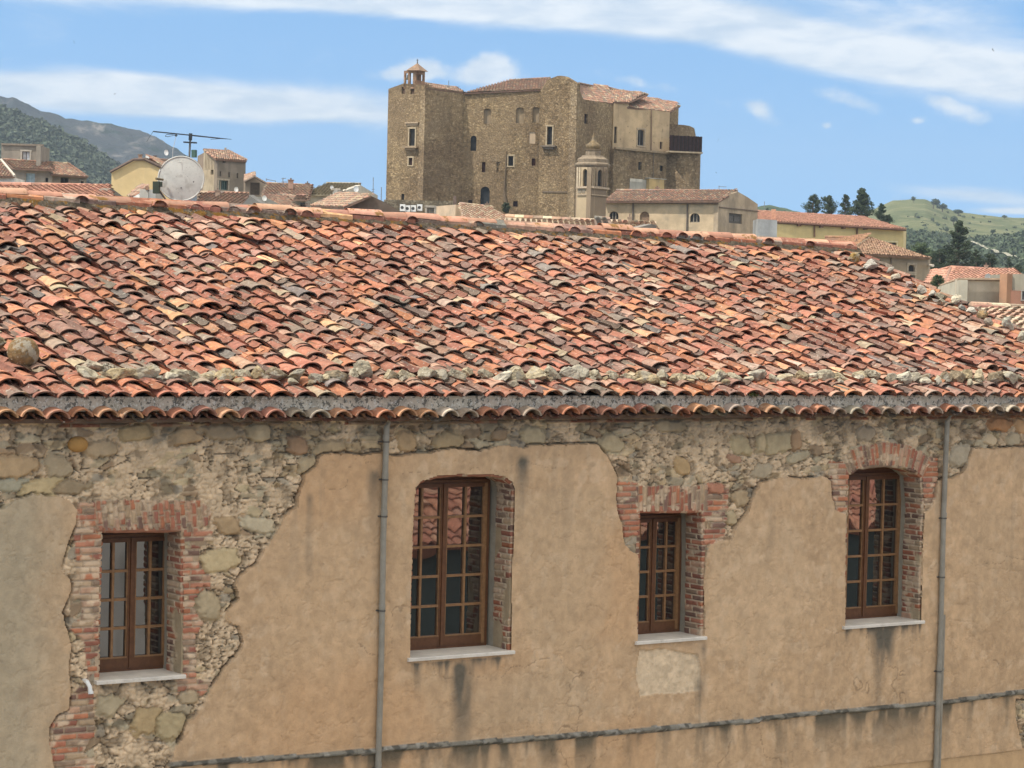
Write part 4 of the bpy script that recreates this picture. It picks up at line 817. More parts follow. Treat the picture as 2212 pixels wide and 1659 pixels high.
wall(cs_t, pE, [(1247, 180), (1260, 214), (1327, 226)], M_CST2, thick=.9, holes=[r4(328, 442, 358, 538, pane=(.03, .02, .02)), r4(603, 560, 626, 720, pane=(.03, .02, .02))] [:1], label='shaded right flank of the central tower')
pF = Pl(1326, 305, 1448, 312)
wall(cs_t, pF, [(1326, 220), (1358, 221), (1359, 232), (1447, 242)], M_CPL, thick=.6, bottom=pF.sz(1380, 326)[1], holes=[r4(818, 586, 876, 740, arch=.4, sur=(.45, .36, .25), mull=2, mc=(.2, .2, .2)), r4(1022, 700, 1046, 770, pane=(.06, .02, .015)), r4(604, 560, 626, 715)], label='plastered upper wall of the right wing')
pG = Pl(1326, 304.2, 1440, 311)
wall(cs_t, pG, [(1326, 321), (1440, 332)], M_CST2, thick=1.2, holes=[r4(824, 886, 854, 962, pane=(.03, .025, .02)), r4(1022, 920, 1054, 972)], label='rough stone lower wall of the right wing')
def ledge(mb):
    a = pG.sz(1326, 322); b = pG.sz(1442, 333)
    for i in range(12): t = i / 12; t2 = (i + 1) / 12; bar(mb, pG, a[0] + (b[0] - a[0]) * t, a[0] + (b[0] - a[0]) * t2 - .002, a[1] + (b[1] - a[1]) * t - .0, a[1] + (b[1] - a[1]) * t + .22, -.35, .0, (.30, .23, .15))
part(cs_t, 'ledge', TRIM, ledge)
part(cs_t, 'tie_beam', TRIM, lambda mb: (bar(mb, pD, *[pD.sz(1172, 413)[0], pD.sz(1240, 413)[0]], pD.sz(1200, 416)[1], pD.sz(1200, 413)[1], -.10, .1, (.16, .12, .08)),))
part(cs_t, 'rain_channel', TRIM, lambda mb: mb.tube([pC.w(*pC.sz(*k3(1222, 925)), -.1), pC.w(*pC.sz(*k3(1212, 1100)), -.1), pC.w(*pC.sz(*k3(1200, 1300)), -.1), pC.w(*pC.sz(*k3(1215, 1410)), -.1)], [.07, .11, .13, .22], 6, (.15, .11, .07)))
part(cs_t, 'gutter_pipe', TRIM, lambda mb: (mb.tube([pF.w(*pF.sz(1406, 238), -.12), pF.w(*pF.sz(1405, 326), -.12)], .07, 6, (.22, .15, .10)), mb.tube([pG.w(*pG.sz(1411, 330), -.12), pG.w(*pG.sz(1409, 395), -.12)], .06, 6, (.20, .16, .12))))
def patch(mb):
    a = pG.sz(*k4(744, 1040)); b = pG.sz(*k4(892, 1160)); bar(mb, pG, a[0], b[0], b[1] - 1, a[1], -.06, .0, (.40, .38, .33)); bar(mb, pG, a[0], a[0] + (b[0] - a[0]) * .75, a[1] - .35, a[1] + .02, -.08, -.0605, (.62, .58, .50))
    a = pG.sz(*k4(896, 1040)); b = pG.sz(*k4(1032, 1160)); bar(mb, pG, a[0], b[0], b[1] - 1, a[1], -.5, .0, (.50, .36, .17)); bar(mb, pG, a[0] - .2, b[0] + .35, a[1] + .002, a[1] + .10, -.6, .0, (.45, .42, .36))
part(cs_t, 'plaster_patch', M_PLB, patch)
# round tower
rc = at(1472, 460, 313.0); rr_ = (at(1510, 460, 313)[0] - at(1434, 460, 313)[0]) / 2
def lathe(mb, c, prof, n=28, col=(1, 1, 1), a0=0, a1=2 * pi):
    V = [np.array([c[0] + r * cos(t), c[1] + r * sin(t), z]) for (r, z) in prof for t in np.linspace(a0, a1, n + 1)]
    mb.add(V, [(i * (n + 1) + k, i * (n + 1) + k + 1, (i + 1) * (n + 1) + k + 1, (i + 1) * (n + 1) + k) for i in range(len(prof) - 1) for k in range(n)], col)
zt_ = at(1472, 329, 313 - rr_)[2]; part(cs_t, 'round_tower', M_CST2, lambda mb: lathe(mb, rc, [(rr_ * 1.03, gz(*rc[:2]) - 1), (rr_, zt_ - .02), (rr_ * 1.02, zt_ - .1), (rr_ * 1.02, zt_ + .12), (0, zt_ + .12)]))
zp0, zp1 = at(1472, 326, 310)[2], at(1472, 293, 310)[2]
def palis(mb):
    p1 = Pl(k4(1095, 0)[0], 309.6, k4(1391, 0)[0], 311.0); p2 = Pl(k4(1391, 0)[0], 311.0, k4(1386, 0)[0], 316.0); n = 34
    for p, n in ((p1, 34), (p2, 12)):
        for i in range(n):
            u0 = p.len * i / n; u1 = p.len * (i + .86) / n; dz = random.uniform(-.04, .04); bar(mb, p, u0, u1, zp0 - .02, zp1 + dz, -.03 - .05 * (i % 2), .03, [(.035, .014, .012), (.016, .010, .010), (.05, .020, .016), (.028, .02, .022)][(i * 7) % 4])
    bar(mb, p1, 0, p1.len, zp0 + .25, zp0 + .4, .035, .12, (.02, .015, .015)); bar(mb, p1, 0, p1.len, zp1 - .4, zp1 - .25, .035, .12, (.02, .015, .015))
    c0 = p1.w(0, zp0 - .1, 0); bar(mb, p1, -.1, p1.len + .1, zp0 - .22, zp0 - .03, -.15, 5.4, (.36, .29, .20))
part(cs_t, 'palisade', M_DK, palis)
pH = Pl(1444, 314, 1500, 318)
zr_ = [(1446, 267), (1458, 269), (1464, 269), (1478, 270), (1490, 272), (1500, 277), (1503, 293)]
wall(cs_t, pH, zr_, M_CST2, thick=1.2, bottom=zp0, label='ruined wall stump above the palisade')
pI = Pl(1440, 318, 1467, 322); wall(cs_t, pI, [(1440, 228), (1466, 229)], M_CST2, thick=.8, bottom=zp0 - 2)
# roofs
roof(cs_t, [(1002, 201.5, 299.3), (1172, 194, 298.9), (1190, 169, 306), (1100, 174, 306)], PAL_FAR, .34, .42)
roof(cs_t, [(1000, 202, 299.4), (1060, 199, 299.2), (1110, 174, 306), (1085, 180, 306)], PAL_FAR, .34, .42)
roof(cs_t, [(921, 191, 295.2), (1004, 200, 299.6), (985, 190, 303), (915, 180, 299)], PAL_FAR, .34, .42)
roof(cs_t, [(1256, 217, 297.6), (1329, 225.5, 305.2), (1311, 193, 310), (1250, 180, 301)], PAL_FAR, .34, .42)
roof(cs_t, [(1324, 221, 304.5), (1360, 222, 306), (1400, 205, 312), (1300, 190, 309)], PAL_FAR, .34, .42)
roof(cs_t, [(1357, 233, 306.2), (1449, 243, 312), (1469, 230, 318), (1311, 189, 310)], PAL_FAR, .34, .42)
roof(cs_t, [(1404, 224, 317.5), (1469, 231, 321.5), (1440, 222, 326), (1380, 211, 322)], PAL_FAR, .34, .42)
# parapet cap of the central tower, belfry
bf0 = pA.sz(872, 181); bf1 = pA.sz(913, 181); zt2 = pA.sz(880, 158)[1]; um = bf1[0] - .45 * (bf1[0] - bf0[0])
M_BRK = mat('belfry_brick', (.27, .165, .105), False, .95, (2.5, .35), (1.2, .5, .65, (.36, .27, .18), .5), None)
def belf(mb):
    w_ = bf1[0] - bf0[0]; z0 = bf0[1] - .6; fr = .56 * w_     # front face with two arches, then a slanting right side
    xs_ = [0, .07, .22, .30, .45, .56]
    for a, b in ((0, .08), (.24, .32), (.48, .58)): bar(mb, pA, bf0[0] + a * w_, bf0[0] + b * w_, z0, zt2, .0, .25)
    bar(mb, pA, bf0[0], bf0[0] + .58 * w_, zt2, zt2 + .30, .0, .25); bar(mb, pA, bf0[0], bf0[0] + .58 * w_, z0, z0 + .55, .0, .25)
    for a, b in ((0.0, .12), (.88, 1.)):
        p0 = pA.w(bf0[0] + .58 * w_, 0, .0); p1 = p0 + np.array([1.0, 1.15, 0]) * 1.05
        c = p0 + (p1 - p0) * (a + b) / 2; mb.box(c + ZZ * (z0 + zt2 + .3) / 2, unit(p1 - p0), np.cross(unit(p1 - p0), ZZ), ZZ, np.linalg.norm(p1 - p0) * (b - a) / 2, .13, (zt2 + .3 - z0) / 2)
    c = p0 + (p1 - p0) / 2; mb.box(c + ZZ * (zt2 + .1), unit(p1 - p0), np.cross(unit(p1 - p0), ZZ), ZZ, np.linalg.norm(p1 - p0) / 2, .12, .2); mb.box(c + ZZ * (z0 + .5), unit(p1 - p0), np.cross(unit(p1 - p0), ZZ), ZZ, np.linalg.norm(p1 - p0) / 2, .12, .5)
    q = pA.w(bf0[0], 0, 1.2); mb.box(q + ZZ * (z0 + zt2 + .3) / 2 , pA.U, pA.N, ZZ, .12, .12, (zt2 + .3 - z0) / 2); mb.box(pA.w(bf0[0] + .35 * w_, (z0 + zt2 + .3) / 2, 1.5), pA.U, pA.N, ZZ, .5, .12, (zt2 + .3 - z0) / 2)
bo = part(cs_t, 'belfry', M_BRK, belf)
cc = pA.w(bf0[0] + .52 * (bf1[0] - bf0[0]), 0, .75)
mb = MB(); r_ = 1.32; zb_ = zt2 + .28; base = [cc + np.array([dx, dy, 0]) * r_ + ZZ * zb_ for dx, dy in ((-.95, -.7), (.25, -.95), (.98, .35), (-.5, .9))]
mb.add(base + [cc + ZZ * (zb_ + .95)], [(0, 1, 4), (1, 2, 4), (2, 3, 4), (3, 0, 4), (0, 3, 2, 1)], (.27, .18, .12)); q = mb.build('belfry_roof', MT_TILE_FAR, None); q.parent = bo
mb = MB(); mb.tube([cc + ZZ * (zb_ + .8), cc + ZZ * (zb_ + 1.45)], [.09, .03], 6, (.1, .09, .08)); mb.box(cc + ZZ * (zb_ + 1.3), (1, 0, 0), (0, 1, 0), ZZ, .12, .03, .03, (.1, .09, .08)); q = mb.build('finial', TRIM, None); q.parent = bo
mb = MB(); lathe(mb, pA.w(bf0[0] + .16 * (bf1[0] - bf0[0]), 0, .3), [(0, zt2 - .1), (.12, zt2 - .2), (.16, zt2 - .5), (.24, zt2 - .75)], 10, (.10, .09, .06)); q = mb.build('bell', TRIM, None); q.parent = bo

# ---- campanile in front of the castle
ch = thing('campanile', 'slender church bell tower with a small dome, standing before the castle', 'bell tower', at(1280, 560, 255))
pJ = Pl(*[k4(262, 0)[0], 254.5, k4(392, 0)[0], 253]); pK = Pl(k4(392, 0)[0], 253, k4(532, 0)[0], 255.6)
ZJ = lambda y: pJ.sz(*k4(330, y))[1]
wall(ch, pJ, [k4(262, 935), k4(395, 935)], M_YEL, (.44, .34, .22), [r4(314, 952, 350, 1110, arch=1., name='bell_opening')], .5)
wall(ch, pK, [k4(392, 935), k4(535, 935)], M_YEL, (.25, .185, .125), [r4(452, 955, 492, 1112, arch=1., name='bell_opening')], .5)  # darker colour puts shade on the right face
pJ2 = Pl(k4(255, 0)[0], 256.5, k4(532, 0)[0], 257.5); wall(ch, pJ2, [k4(262, 935), k4(532, 935)], M_YEL, (.25, .185, .125), [], .3)
def pil(mb):
    for p, xs_, c in ((pJ, (270, 290, 368, 386), (.50, .41, .29)), (pK, (402, 432, 508, 526), (.25, .19, .13))):  # right-face pilasters carry the same painted shade
        for x in xs_: u = p.sz(*k4(x, 1000))[0]; bar(mb, p, u - .10, u + .10, p.sz(*k4(x, 1115))[1], p.sz(*k4(x, 936))[1], -.12, .0, c)
    for p in (pJ, pK): u1 = p.len; bar(mb, p, -.1, u1 + .1, ZJ(1130), ZJ(1112), -.22, .1, (.42, .33, .24)); bar(mb, p, -.05, u1 + .05, ZJ(1195), ZJ(1183), -.15, .1, (.36, .28, .2))
part(ch, 'pilaster', TRIM, pil)
def panels(mb):
    for x0, x1 in ((268, 300), (306, 335)): bar(mb, pJ, pJ.sz(*k4(x0, 1150))[0], pJ.sz(*k4(x1, 1150))[0], ZJ(1172), ZJ(1128), -.05, .0, (.24, .20, .15))
part(ch, 'panel', TRIM, panels)
cj = (pJ.w(0, 0) + pK.w(pK.len, 0)) / 2 + np.array([0, 1.4, 0]); 
def octa(mb, prof, n=8, col=(.25, .195, .135), rot=.2): lathe(mb, cj, prof, n, col, rot, rot + 2 * pi)
hw = (k4(560, 0)[0] - k4(260, 0)[0]) / F * 256 / 2
part(ch, 'cornice', TRIM, lambda mb: octa(mb, [(hw * .9, ZJ(936)), (hw * 1.02, ZJ(925)), (hw * 1.12, ZJ(905)), (hw * 1.12, ZJ(893)), (hw * .95, ZJ(880)), (hw * .98, ZJ(850)), (hw * .72, ZJ(826)), (hw * .70, ZJ(815)), (hw * .45, ZJ(812))], 8))
part(ch, 'drum', TRIM, lambda mb: octa(mb, [(hw * .47, ZJ(815)), (hw * .47, ZJ(768)), (hw * .55, ZJ(760)), (hw * .3, ZJ(752))], 8, (.24, .185, .125)))
M_DOME = mat('dome_tiles', (.18, .125, .06), False, .6, (3, .35), (2, .5, .65, (.16, .13, .09), .6), None)
part(ch, 'dome', M_DOME, lambda mb: octa(mb, [(hw * .40, ZJ(755)), (hw * .48, ZJ(735)), (hw * .46, ZJ(715)), (hw * .32, ZJ(700)), (hw * .16, ZJ(680)), (hw * .09, ZJ(650)), (hw * .03, ZJ(605)), (hw * .01, ZJ(590))], 12)).data.polygons.foreach_set('use_smooth', [True] * 84)

# ---- long church nave right of the campanile
nv = thing('church_nave', 'long tan church building with half-round windows and a clay roof, right of the bell tower', 'church', at(1450, 560, 262))
pN = Pl(1306, 262, 1552, 258); pO = Pl(1552.5, 258, 1637, 267)
HW = dict(arch=1., mull=3, mc=(.28, .25, .2), sur=None)
wall(nv, pN, [(1306, 435), (1552, 434)], M_PLB, (.52, .40, .26), [r4(556, 1340, 640, 1420, **HW), r4(838, 1342, 924, 1428, arch=1., pane=(.22, .15, .10), sur=None), r4(1300, 1357, 1388, 1445, **HW)], .5)
wall(nv, pO, [(1552, 432), (1575, 420), (1594, 414), (1615, 426), (1637, 441)], M_PLA, (.42, .33, .23), [(1575, 460, 1603, 484, dict(pane=(.13, .12, .11), mull=2, mc=(.10, .09, .08)))], .5)
roof(nv, [(1302, 436, 261.4), (1554, 435, 257.2), (1594, 413, 263), (1331, 411.5, 267)], PAL_FAR, .32, .4)
part(nv, 'cornice', TRIM, lambda mb: (bar(mb, pN, 0, pN.len, pN.sz(1400, 440)[1], pN.sz(1400, 436)[1], -.35, .0, (.20, .14, .10)), bar(mb, pO, 0, pO.len, pO.sz(1590, 452.5)[1], pO.sz(1590, 450.5)[1], -.12, .0, (.16, .12, .09))))
for x in (1367.5, 1485): u = pN.sz(x, 470)[0]; mb = MB(); mb.tube([pN.w(u, pN.sz(x, 438)[1], -.12), pN.w(u, pN.g, -.12)], .09, 6, (.12, .10, .085)); mb.build('drainpipe', TRIM, nv)
for x in (1554, 1486 - 104): pass

# ---- generic little things, built once in local coordinates and copied
def local_thing(name, label, cat, group=None): return thing(name, label, cat, (0, 0, 0), group)
def lpart(th, name, m, mb, smooth=False): o = mb.build(name, m, None, smooth); o.parent = th; return o
MT_DISH = mat('dish_white', (.50, .50, .46), False, .6, (6, .10), (9, .50, .66, (.38, .37, .33), .8), None, [(40, .64, .70, (.16, .15, .13), .7)])
def dish(px, py, Y, rad_px, label, yaw=-.5, lift=.2, first=[None]):
    if first[0] is None:
        t = local_thing('satellite_dish', label, 'satellite dish', 'small white satellite dishes on the roofs'); mb = MB(); n = 20
        V = [];  rings = [0, .35, .7, 1.0]
        for r in rings:
            for k in range(n): V.append((r * cos(2 * pi * k / n), .22 * r * r, r * sin(2 * pi * k / n)))
        Fc = [(i * n + k, i * n + (k + 1) % n, (i + 1) * n + (k + 1) % n, (i + 1) * n + k) for i in range(3) for k in range(n)]; V2 = [(x, y + .05, z) for x, y, z in V]
        mb.add([(x, -y, z) for x, y, z in V], Fc); mb.add([(x, -y + .05, z) for x, y, z in V], Fc); lpart(t, 'reflector', mat('dish_small', (.72, .72, .70), False, .5, (2, .05), None, None), mb, True)
        mb = MB(); mb.tube([(0, .05, 0), (0, .4, -.1), (0, .42, -1.9)], .06, 6, (.25, .25, .25)); mb.tube([(0, -.2, -.95), (0, -.9, -.2)], .035, 6, (.25, .25, .25)); mb.tube([(0, -.85, -.2), (0, -1.0, -.1)], .08, 6, (.3, .3, .3)); lpart(t, 'arm', TRIM, mb); first[0] = t; c = t
    else:
        c = first[0].copy(); COL.objects.link(c)
        for ch_ in first[0].children: q = ch_.copy(); COL.objects.link(q); q.parent = c
        c['label'] = label
    R = rad_px / F * Y; c.scale = (R, R, R); c.location = at(px, py, Y); c.rotation_euler = (lift, 0, yaw)

# ---- houses on the left
gh = thing('grey_house', 'weathered grey-brown house with a flat-topped upper room and pale blue shutters, at the left edge', 'house', at(90, 520, 258))
wall(gh, Pl(3, 262, 88, 262), [(3, 310), (88, 315)], M_PLA, (.27, .235, .19), [(48, 327, 64, 354, dict(pane=(.60, .60, .60), mull=2, mc=(.06, .03, .02), sur=(.40, .36, .30)))])
wall(gh, Pl(88.5, 262, 99, 274), [(88, 315), (99, 318)], M_PLA, (.27, .235, .19)); part(gh, 'cap', TRIM, lambda mb: (lambda p: bar(mb, p, -.1, p.len + .15, p.sz(40, 314.5)[1], p.sz(40, 310.5)[1], -.25, .3, (.22, .18, .14)))(Pl(3, 262, 88, 262)))
wall(gh, Pl(31, 258, 112, 258), [(31, 366), (112, 371)], M_PLA, (.34, .29, .23), [(56, 374, 75, 401, dict(pane=(.42, .52, .55), mull=2, mc=(.50, .60, .62), sur=(.36, .30, .24))), (98, 384, 104, 393, dict(pane=(.03, .02, .02)))])
wall(gh, Pl(112.5, 258.6, 187, 261), [(112, 377), (187, 382)], M_PLA, (.30, .255, .20), [(131, 383, 149, 404, dict(name='door', mull=2, mc=(.10, .10, .09))), (174, 391, 180, 401, dict(sur=(.38, .34, .28)))])
roof(gh, [(27, 364, 256.8), (114, 368, 256.8), (92, 351, 261.8), (8, 345, 261.8)], PAL_FAR); roof(gh, [(110, 377, 257.6), (190, 383, 260.4), (146, 354, 266), (89, 351, 265)], PAL_FAR)
roof(gh, [(190, 383, 260.4), (186, 382, 270), (150, 355, 268), (146, 354, 266)], PAL_FAR)
wh = thing('white_house', 'low white wall and tiled roof slope cut by the left edge', 'house', at(0, 520, 235))
wall(wh, Pl(-50, 235, 31, 235), [(-50, 384), (31, 384)], M_PLB, (.66, .65, .62)); roof(wh, [(-60, 384, 234.6), (32, 382, 234.6), (3, 347, 241), (-60, 346, 241)], PAL_FAR)
part(wh, 'verge', TRIM, lambda mb: mb.tube([at(32, 380, 234.4), at(2, 345, 240.8)], .13, 5, (.55, .49, .40)))
yh = thing('yellow_gable_house', 'yellow plastered house with a broad gable behind the large dish', 'house', at(300, 520, 240))
pY = Pl(241, 240, 376, 240); wall(yh, pY, [(241, 372), (289, 346), (312, 345), (376, 373)], M_YEL, (.60, .45, .23))
part(yh, 'verge', TRIM, lambda mb: [mb.tube([at(*a, 239.8), at(*b, 239.8)], .14, 5, (.14, .10, .08)) for a, b in (((238, 372), (289, 344.5)), ((289, 344.5), (312, 344)), ((312, 344), (362, 367)))])
roof(yh, [(362, 368, 239.9), (405, 380, 252), (372, 347, 252), (312, 344.5, 239.9)], PAL_FAR)
part(yh, 'chimney', TRIM, lambda mb: (mb.box(at(303, 341, 243), (1, 0, 0), (0, 1, 0), ZZ, .16, .16, .25, (.28, .18, .13)), mb.box(at(303, 334.5, 243), (1, 0, 0), (0, 1, 0), ZZ, .22, .22, .05, (.2, .15, .12))))
part(yh, 'chimney', TRIM, lambda mb: (mb.box(at(335, 343, 246), (1, 0, 0), (0, 1, 0), ZZ, .12, .12, .25, (.16, .12, .10)), mb.box(at(335, 337, 246), (1, 0, 0), (0, 1, 0), ZZ, .18, .18, .05, (.1, .08, .08))))
dish(319, 338.5, 241, 5.0, 'small white dish on the yellow house, beside its chimney'); dish(360, 329.5, 243, 6.2, 'white dish on a tall mast over the yellow house roof', -.6)
ph = thing('pink_roof_house', 'low house with a long salmon tile roof just behind the ridge at the left', 'house', at(100, 560, 112))
roof(ph, [(-20, 440, 106), (252, 436, 108), (239, 406, 114), (-20, 401, 112)], PAL_PINK, .26, .34, m=MT_TILE_FAR); wall(ph, Pl(222, 110.5, 268, 114), [(222, 420), (239, 407), (246, 410), (268, 426)], M_PLA, (.22, .20, .17))
sg = thing('small_white_gable', 'tiny white and grey gabled roof house beside the green box of the large dish', 'house', at(310, 560, 130))
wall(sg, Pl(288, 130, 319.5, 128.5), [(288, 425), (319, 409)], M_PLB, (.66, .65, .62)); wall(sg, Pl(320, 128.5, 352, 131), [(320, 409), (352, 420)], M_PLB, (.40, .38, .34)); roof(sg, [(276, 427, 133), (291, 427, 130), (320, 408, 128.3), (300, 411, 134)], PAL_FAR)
th_ = thing('tall_brown_house', 'tall grey-brown house with dark slot windows and green shutters, right of the large dish', 'house', at(490, 520, 250))
pT = Pl(470, 250, 531, 253)
wall(th_, pT, [(470, 342), (531, 348)], M_PLA, (.245, .205, .16), [(474.5, 370, 477.5, 381, dict(sur=None)), (493.5, 372, 496.5, 383), (511.5, 374, 514.5, 385), (481, 344, 487, 352, dict(pane=(.08, .04, .03))), (473, 389, 492, 411, dict(name='shuttered_window', pane=(.035, .065, .06), mull=4, mc=(.12, .17, .16), sur=(.42, .36, .28)))])
wall(th_, Pl(427, 256, 440, 253.5), [(427, 337), (440, 330)], M_PLA, (.25, .19, .14)); wall(th_, Pl(440, 253.5, 469.5, 250), [(440, 326), (469.5, 342)], M_PLA, (.40, .33, .23), [(455, 367, 461, 377, dict(pane=(.03, .03, .02))), (463, 368, 466.5, 378)])
def boards(mb):
    p = Pl(440, 253.5, 469.5, 250)
    for i in range(9): u = p.len * (i + .5) / 9; bar(mb, p, u - .025, u + .025, p.sz(455, 366)[1], p.sz(440 + 29 * (i + .5) / 9, 329 + 14 * (i + .5) / 9)[1], -.03, .0, (.22, .17, .11))
part(th_, 'cladding', TRIM, boards)
roof(th_, [(466, 344, 249.4), (533, 348.5, 252.6), (497, 328, 257), (440, 324, 254)], PAL_FAR); roof(th_, [(533, 348.5, 252.6), (531, 345, 262), (500, 329, 258), (496.5, 328, 257)], PAL_FAR)
part(th_, 'chimney', TRIM, lambda mb: mb.box(at(487, 325.5, 256), (1, 0, 0), (0, 1, 0), ZZ, .10, .10, .3, (.30, .25, .2)))
dish(511, 409, 247, 5.5, 'white dish on the corner of the tall brown house'); 
bg_ = thing('brown_gable_house', 'small brown gabled house attached right of the tall brown house', 'house', at(550, 520, 240))
pQ = Pl(530, 240, 579, 241); wall(bg_, pQ, [(530, 392), (550, 383), (579, 399)], M_PLA, (.25, .20, .15), [(541, 394, 561, 421, dict(name='door', pane=(.10, .075, .055)))]); roof(bg_, [(528, 393, 239.7), (529, 379, 252), (546, 378, 252), (550, 382, 239.7)], PAL_FAR)
part(bg_, 'verge', TRIM, lambda mb: [mb.tube([at(*a, 239.7), at(*b, 239.7)], .12, 5, (.17, .13, .10)) for a, b in (((528, 393), (550, 382)), ((550, 382), (581, 399.5)))])
lh = thing('long_roof_house', 'low house showing mostly brownish tile roof, left of the cream house', 'house', at(610, 520, 220))
roof(lh, [(556, 447, 212), (664, 447, 213), (677, 402, 228), (576, 397, 228)], PAL_FAR); wall(lh, Pl(634, 211, 660, 211), [(634, 427), (660, 430)], M_PLA, (.30, .26, .21), [(649, 438, 659, 452, dict(mull=2))])
part(lh, 'roof_step', MT_TILE_FAR, lambda mb: (roof_patch(mb, at(600, 436, 214), at(662, 447, 210.5), at(640, 427, 216), at(606, 420, 218), PAL_FAR), roof_patch(mb, at(634, 431, 210), at(664, 432, 210), at(662, 424, 213), at(640, 424, 213), PAL_FAR)))
chh = thing('cream_house', 'cream house with a pale hipped roof and a stubby white chimney', 'house', at(720, 520, 226))
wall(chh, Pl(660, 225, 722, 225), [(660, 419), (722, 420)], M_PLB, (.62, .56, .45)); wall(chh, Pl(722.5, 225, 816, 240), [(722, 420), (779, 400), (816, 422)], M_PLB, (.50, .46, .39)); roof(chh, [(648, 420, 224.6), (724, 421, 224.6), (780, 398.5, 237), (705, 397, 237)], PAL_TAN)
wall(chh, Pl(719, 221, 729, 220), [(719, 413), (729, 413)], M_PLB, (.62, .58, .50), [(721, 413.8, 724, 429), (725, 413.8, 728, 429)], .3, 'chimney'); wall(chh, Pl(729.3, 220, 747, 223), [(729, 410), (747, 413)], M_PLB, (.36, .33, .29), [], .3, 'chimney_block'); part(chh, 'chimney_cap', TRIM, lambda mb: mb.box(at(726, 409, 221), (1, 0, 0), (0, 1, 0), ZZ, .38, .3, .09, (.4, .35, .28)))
dish(770, 408, 222, 6.5, 'white dish right of the stubby chimney of the cream house'); dish(717.5, 405, 226, 4.5, 'little white dish directly behind the stubby white chimney')
jh = thing('dark_gable_house', 'house with a dark brown blank gable facing the viewer, left of the castle', 'house', at(800, 520, 170))
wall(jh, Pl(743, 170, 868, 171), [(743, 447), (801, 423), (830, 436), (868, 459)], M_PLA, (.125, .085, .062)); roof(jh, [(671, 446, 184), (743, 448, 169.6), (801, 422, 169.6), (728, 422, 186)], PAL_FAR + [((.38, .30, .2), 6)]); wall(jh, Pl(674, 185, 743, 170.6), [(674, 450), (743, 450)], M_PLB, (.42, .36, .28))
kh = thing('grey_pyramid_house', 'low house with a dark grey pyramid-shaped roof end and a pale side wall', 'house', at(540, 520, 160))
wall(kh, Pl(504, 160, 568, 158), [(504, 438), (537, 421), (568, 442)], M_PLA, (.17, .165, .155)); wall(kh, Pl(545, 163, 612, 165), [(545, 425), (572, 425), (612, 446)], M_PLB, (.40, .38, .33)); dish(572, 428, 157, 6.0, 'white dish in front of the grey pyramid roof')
lr = thing('low_roof_house', 'low broad tile roof right beside the large dish', 'house', at(490, 520, 150)); roof(lr, [(424, 446, 146), (516, 446, 146), (538, 421, 156), (432, 418, 156)], PAL_FAR, .28, .36)
ml = thing('middle_roof_house', 'house showing a mottled tile roof between the grey pyramid roof and the long roof', 'house', at(590, 520, 190)); roof(ml, [(560, 452, 176), (655, 456, 178), (620, 428, 190), (575, 424, 188)], PAL_FAR, .28, .36)
# rubble wall with air conditioners
rw = thing('rubble_house', 'low rubble-stone house front with one small door, under the castle tower', 'house', at(900, 520, 210))
wall(rw, Pl(833, 210, 981, 212), [(833, 431), (905, 433), (981, 434)], M_RUB, (1, 1, 1), [(922, 448, 937, 472, dict(name='door', mull=2, mc=(.45, .42, .36), sur=(.45, .40, .33), pane=(.3, .27, .22)))], .5)
part(rw, 'post', TRIM, lambda mb: mb.box(at(982, 452, 209.5), (1, 0, 0), (0, 1, 0), ZZ, .13, .13, 1.1, (.14, .10, .08)))
pR = Pl(833, 210, 981, 212)
ac0 = None
for i, (x0, y0, x1, y1) in enumerate([(862.5, 441.5, 871.5, 456), (873, 445, 883, 456.5), (885, 444.5, 896, 456.5), (898, 440.5, 910, 456.5)]):
    a = pR.sz(x0, y1); b = pR.sz(x1, y0); hw_, hh_ = .215, .29
    if ac0 is None:
        ac0 = local_thing('air_conditioner', '', 'air conditioner', 'air conditioners on the rubble wall'); mb = MB(); mb.box((0, 0, 0), (1, 0, 0), (0, 1, 0), ZZ, .215, .15, .27); lpart(ac0, 'casing', mat('ac_white', (.72, .71, .68), False, .5, (1, .05), None, None), mb)
        mb = MB(); V = [(.13 * cos(t) - .03, -.153, .13 * sin(t)) for t in np.linspace(0, 2 * pi, 17)[:-1]]; mb.add(V + [(x, -.162, z) for x, _, z in V], [(k, (k + 1) % 16, 16 + (k + 1) % 16, 16 + k) for k in range(16)] + [tuple(range(16, 32))], (.07, .07, .07)); lpart(ac0, 'fan', TRIM, mb)
        mb = MB(); mb.box((0, .05, -.30), (1, 0, 0), (0, 1, 0), ZZ, .18, .16, .02, (.3, .3, .3)); lpart(ac0, 'bracket', TRIM, mb); c = ac0
    else:
        c = ac0.copy(); COL.objects.link(c)
        for q_ in ac0.children: q = q_.copy(); COL.objects.link(q); q.parent = c
    c['label'] = ['leftmost white air conditioner, partly behind the brown gable', 'second white air conditioner from the left on the rubble wall', 'third white air conditioner from the left on the rubble wall', 'rightmost and highest white air conditioner on the rubble wall'][i]
    c.location = pR.w((a[0] + b[0]) / 2, (a[1] + b[1]) / 2, -.35); c.scale = (1.02, 1, 1.0 if i else 1.05)
cg = thing('cream_wall_house', 'low house with a cream wall and a scattered pinkish tile roof below the castle door', 'house', at(1040, 520, 200))
wall(cg, Pl(984, 200, 1060, 201), [(984, 442), (1000, 444), (1060, 476)], M_PLB, (.56, .42, .29)); roof(cg, [(1003, 482, 188), (1120, 486, 189), (1062, 449, 200), (992, 441, 200)], PAL_CREAM, .3, .36)
fr = thing('scattered_roof_house', 'long low pinkish tile roof along the foot of the castle', 'house', at(1250, 540, 120)); roof(fr, [(1075, 506, 114), (1424, 508, 114), (1418, 487, 121), (1092, 470, 122)], PAL_CREAM, .26, .33); wall(fr, Pl(1372, 112, 1418, 113), [(1372, 493), (1408, 484), (1418, 487)], M_PLA, (.20, .185, .165))
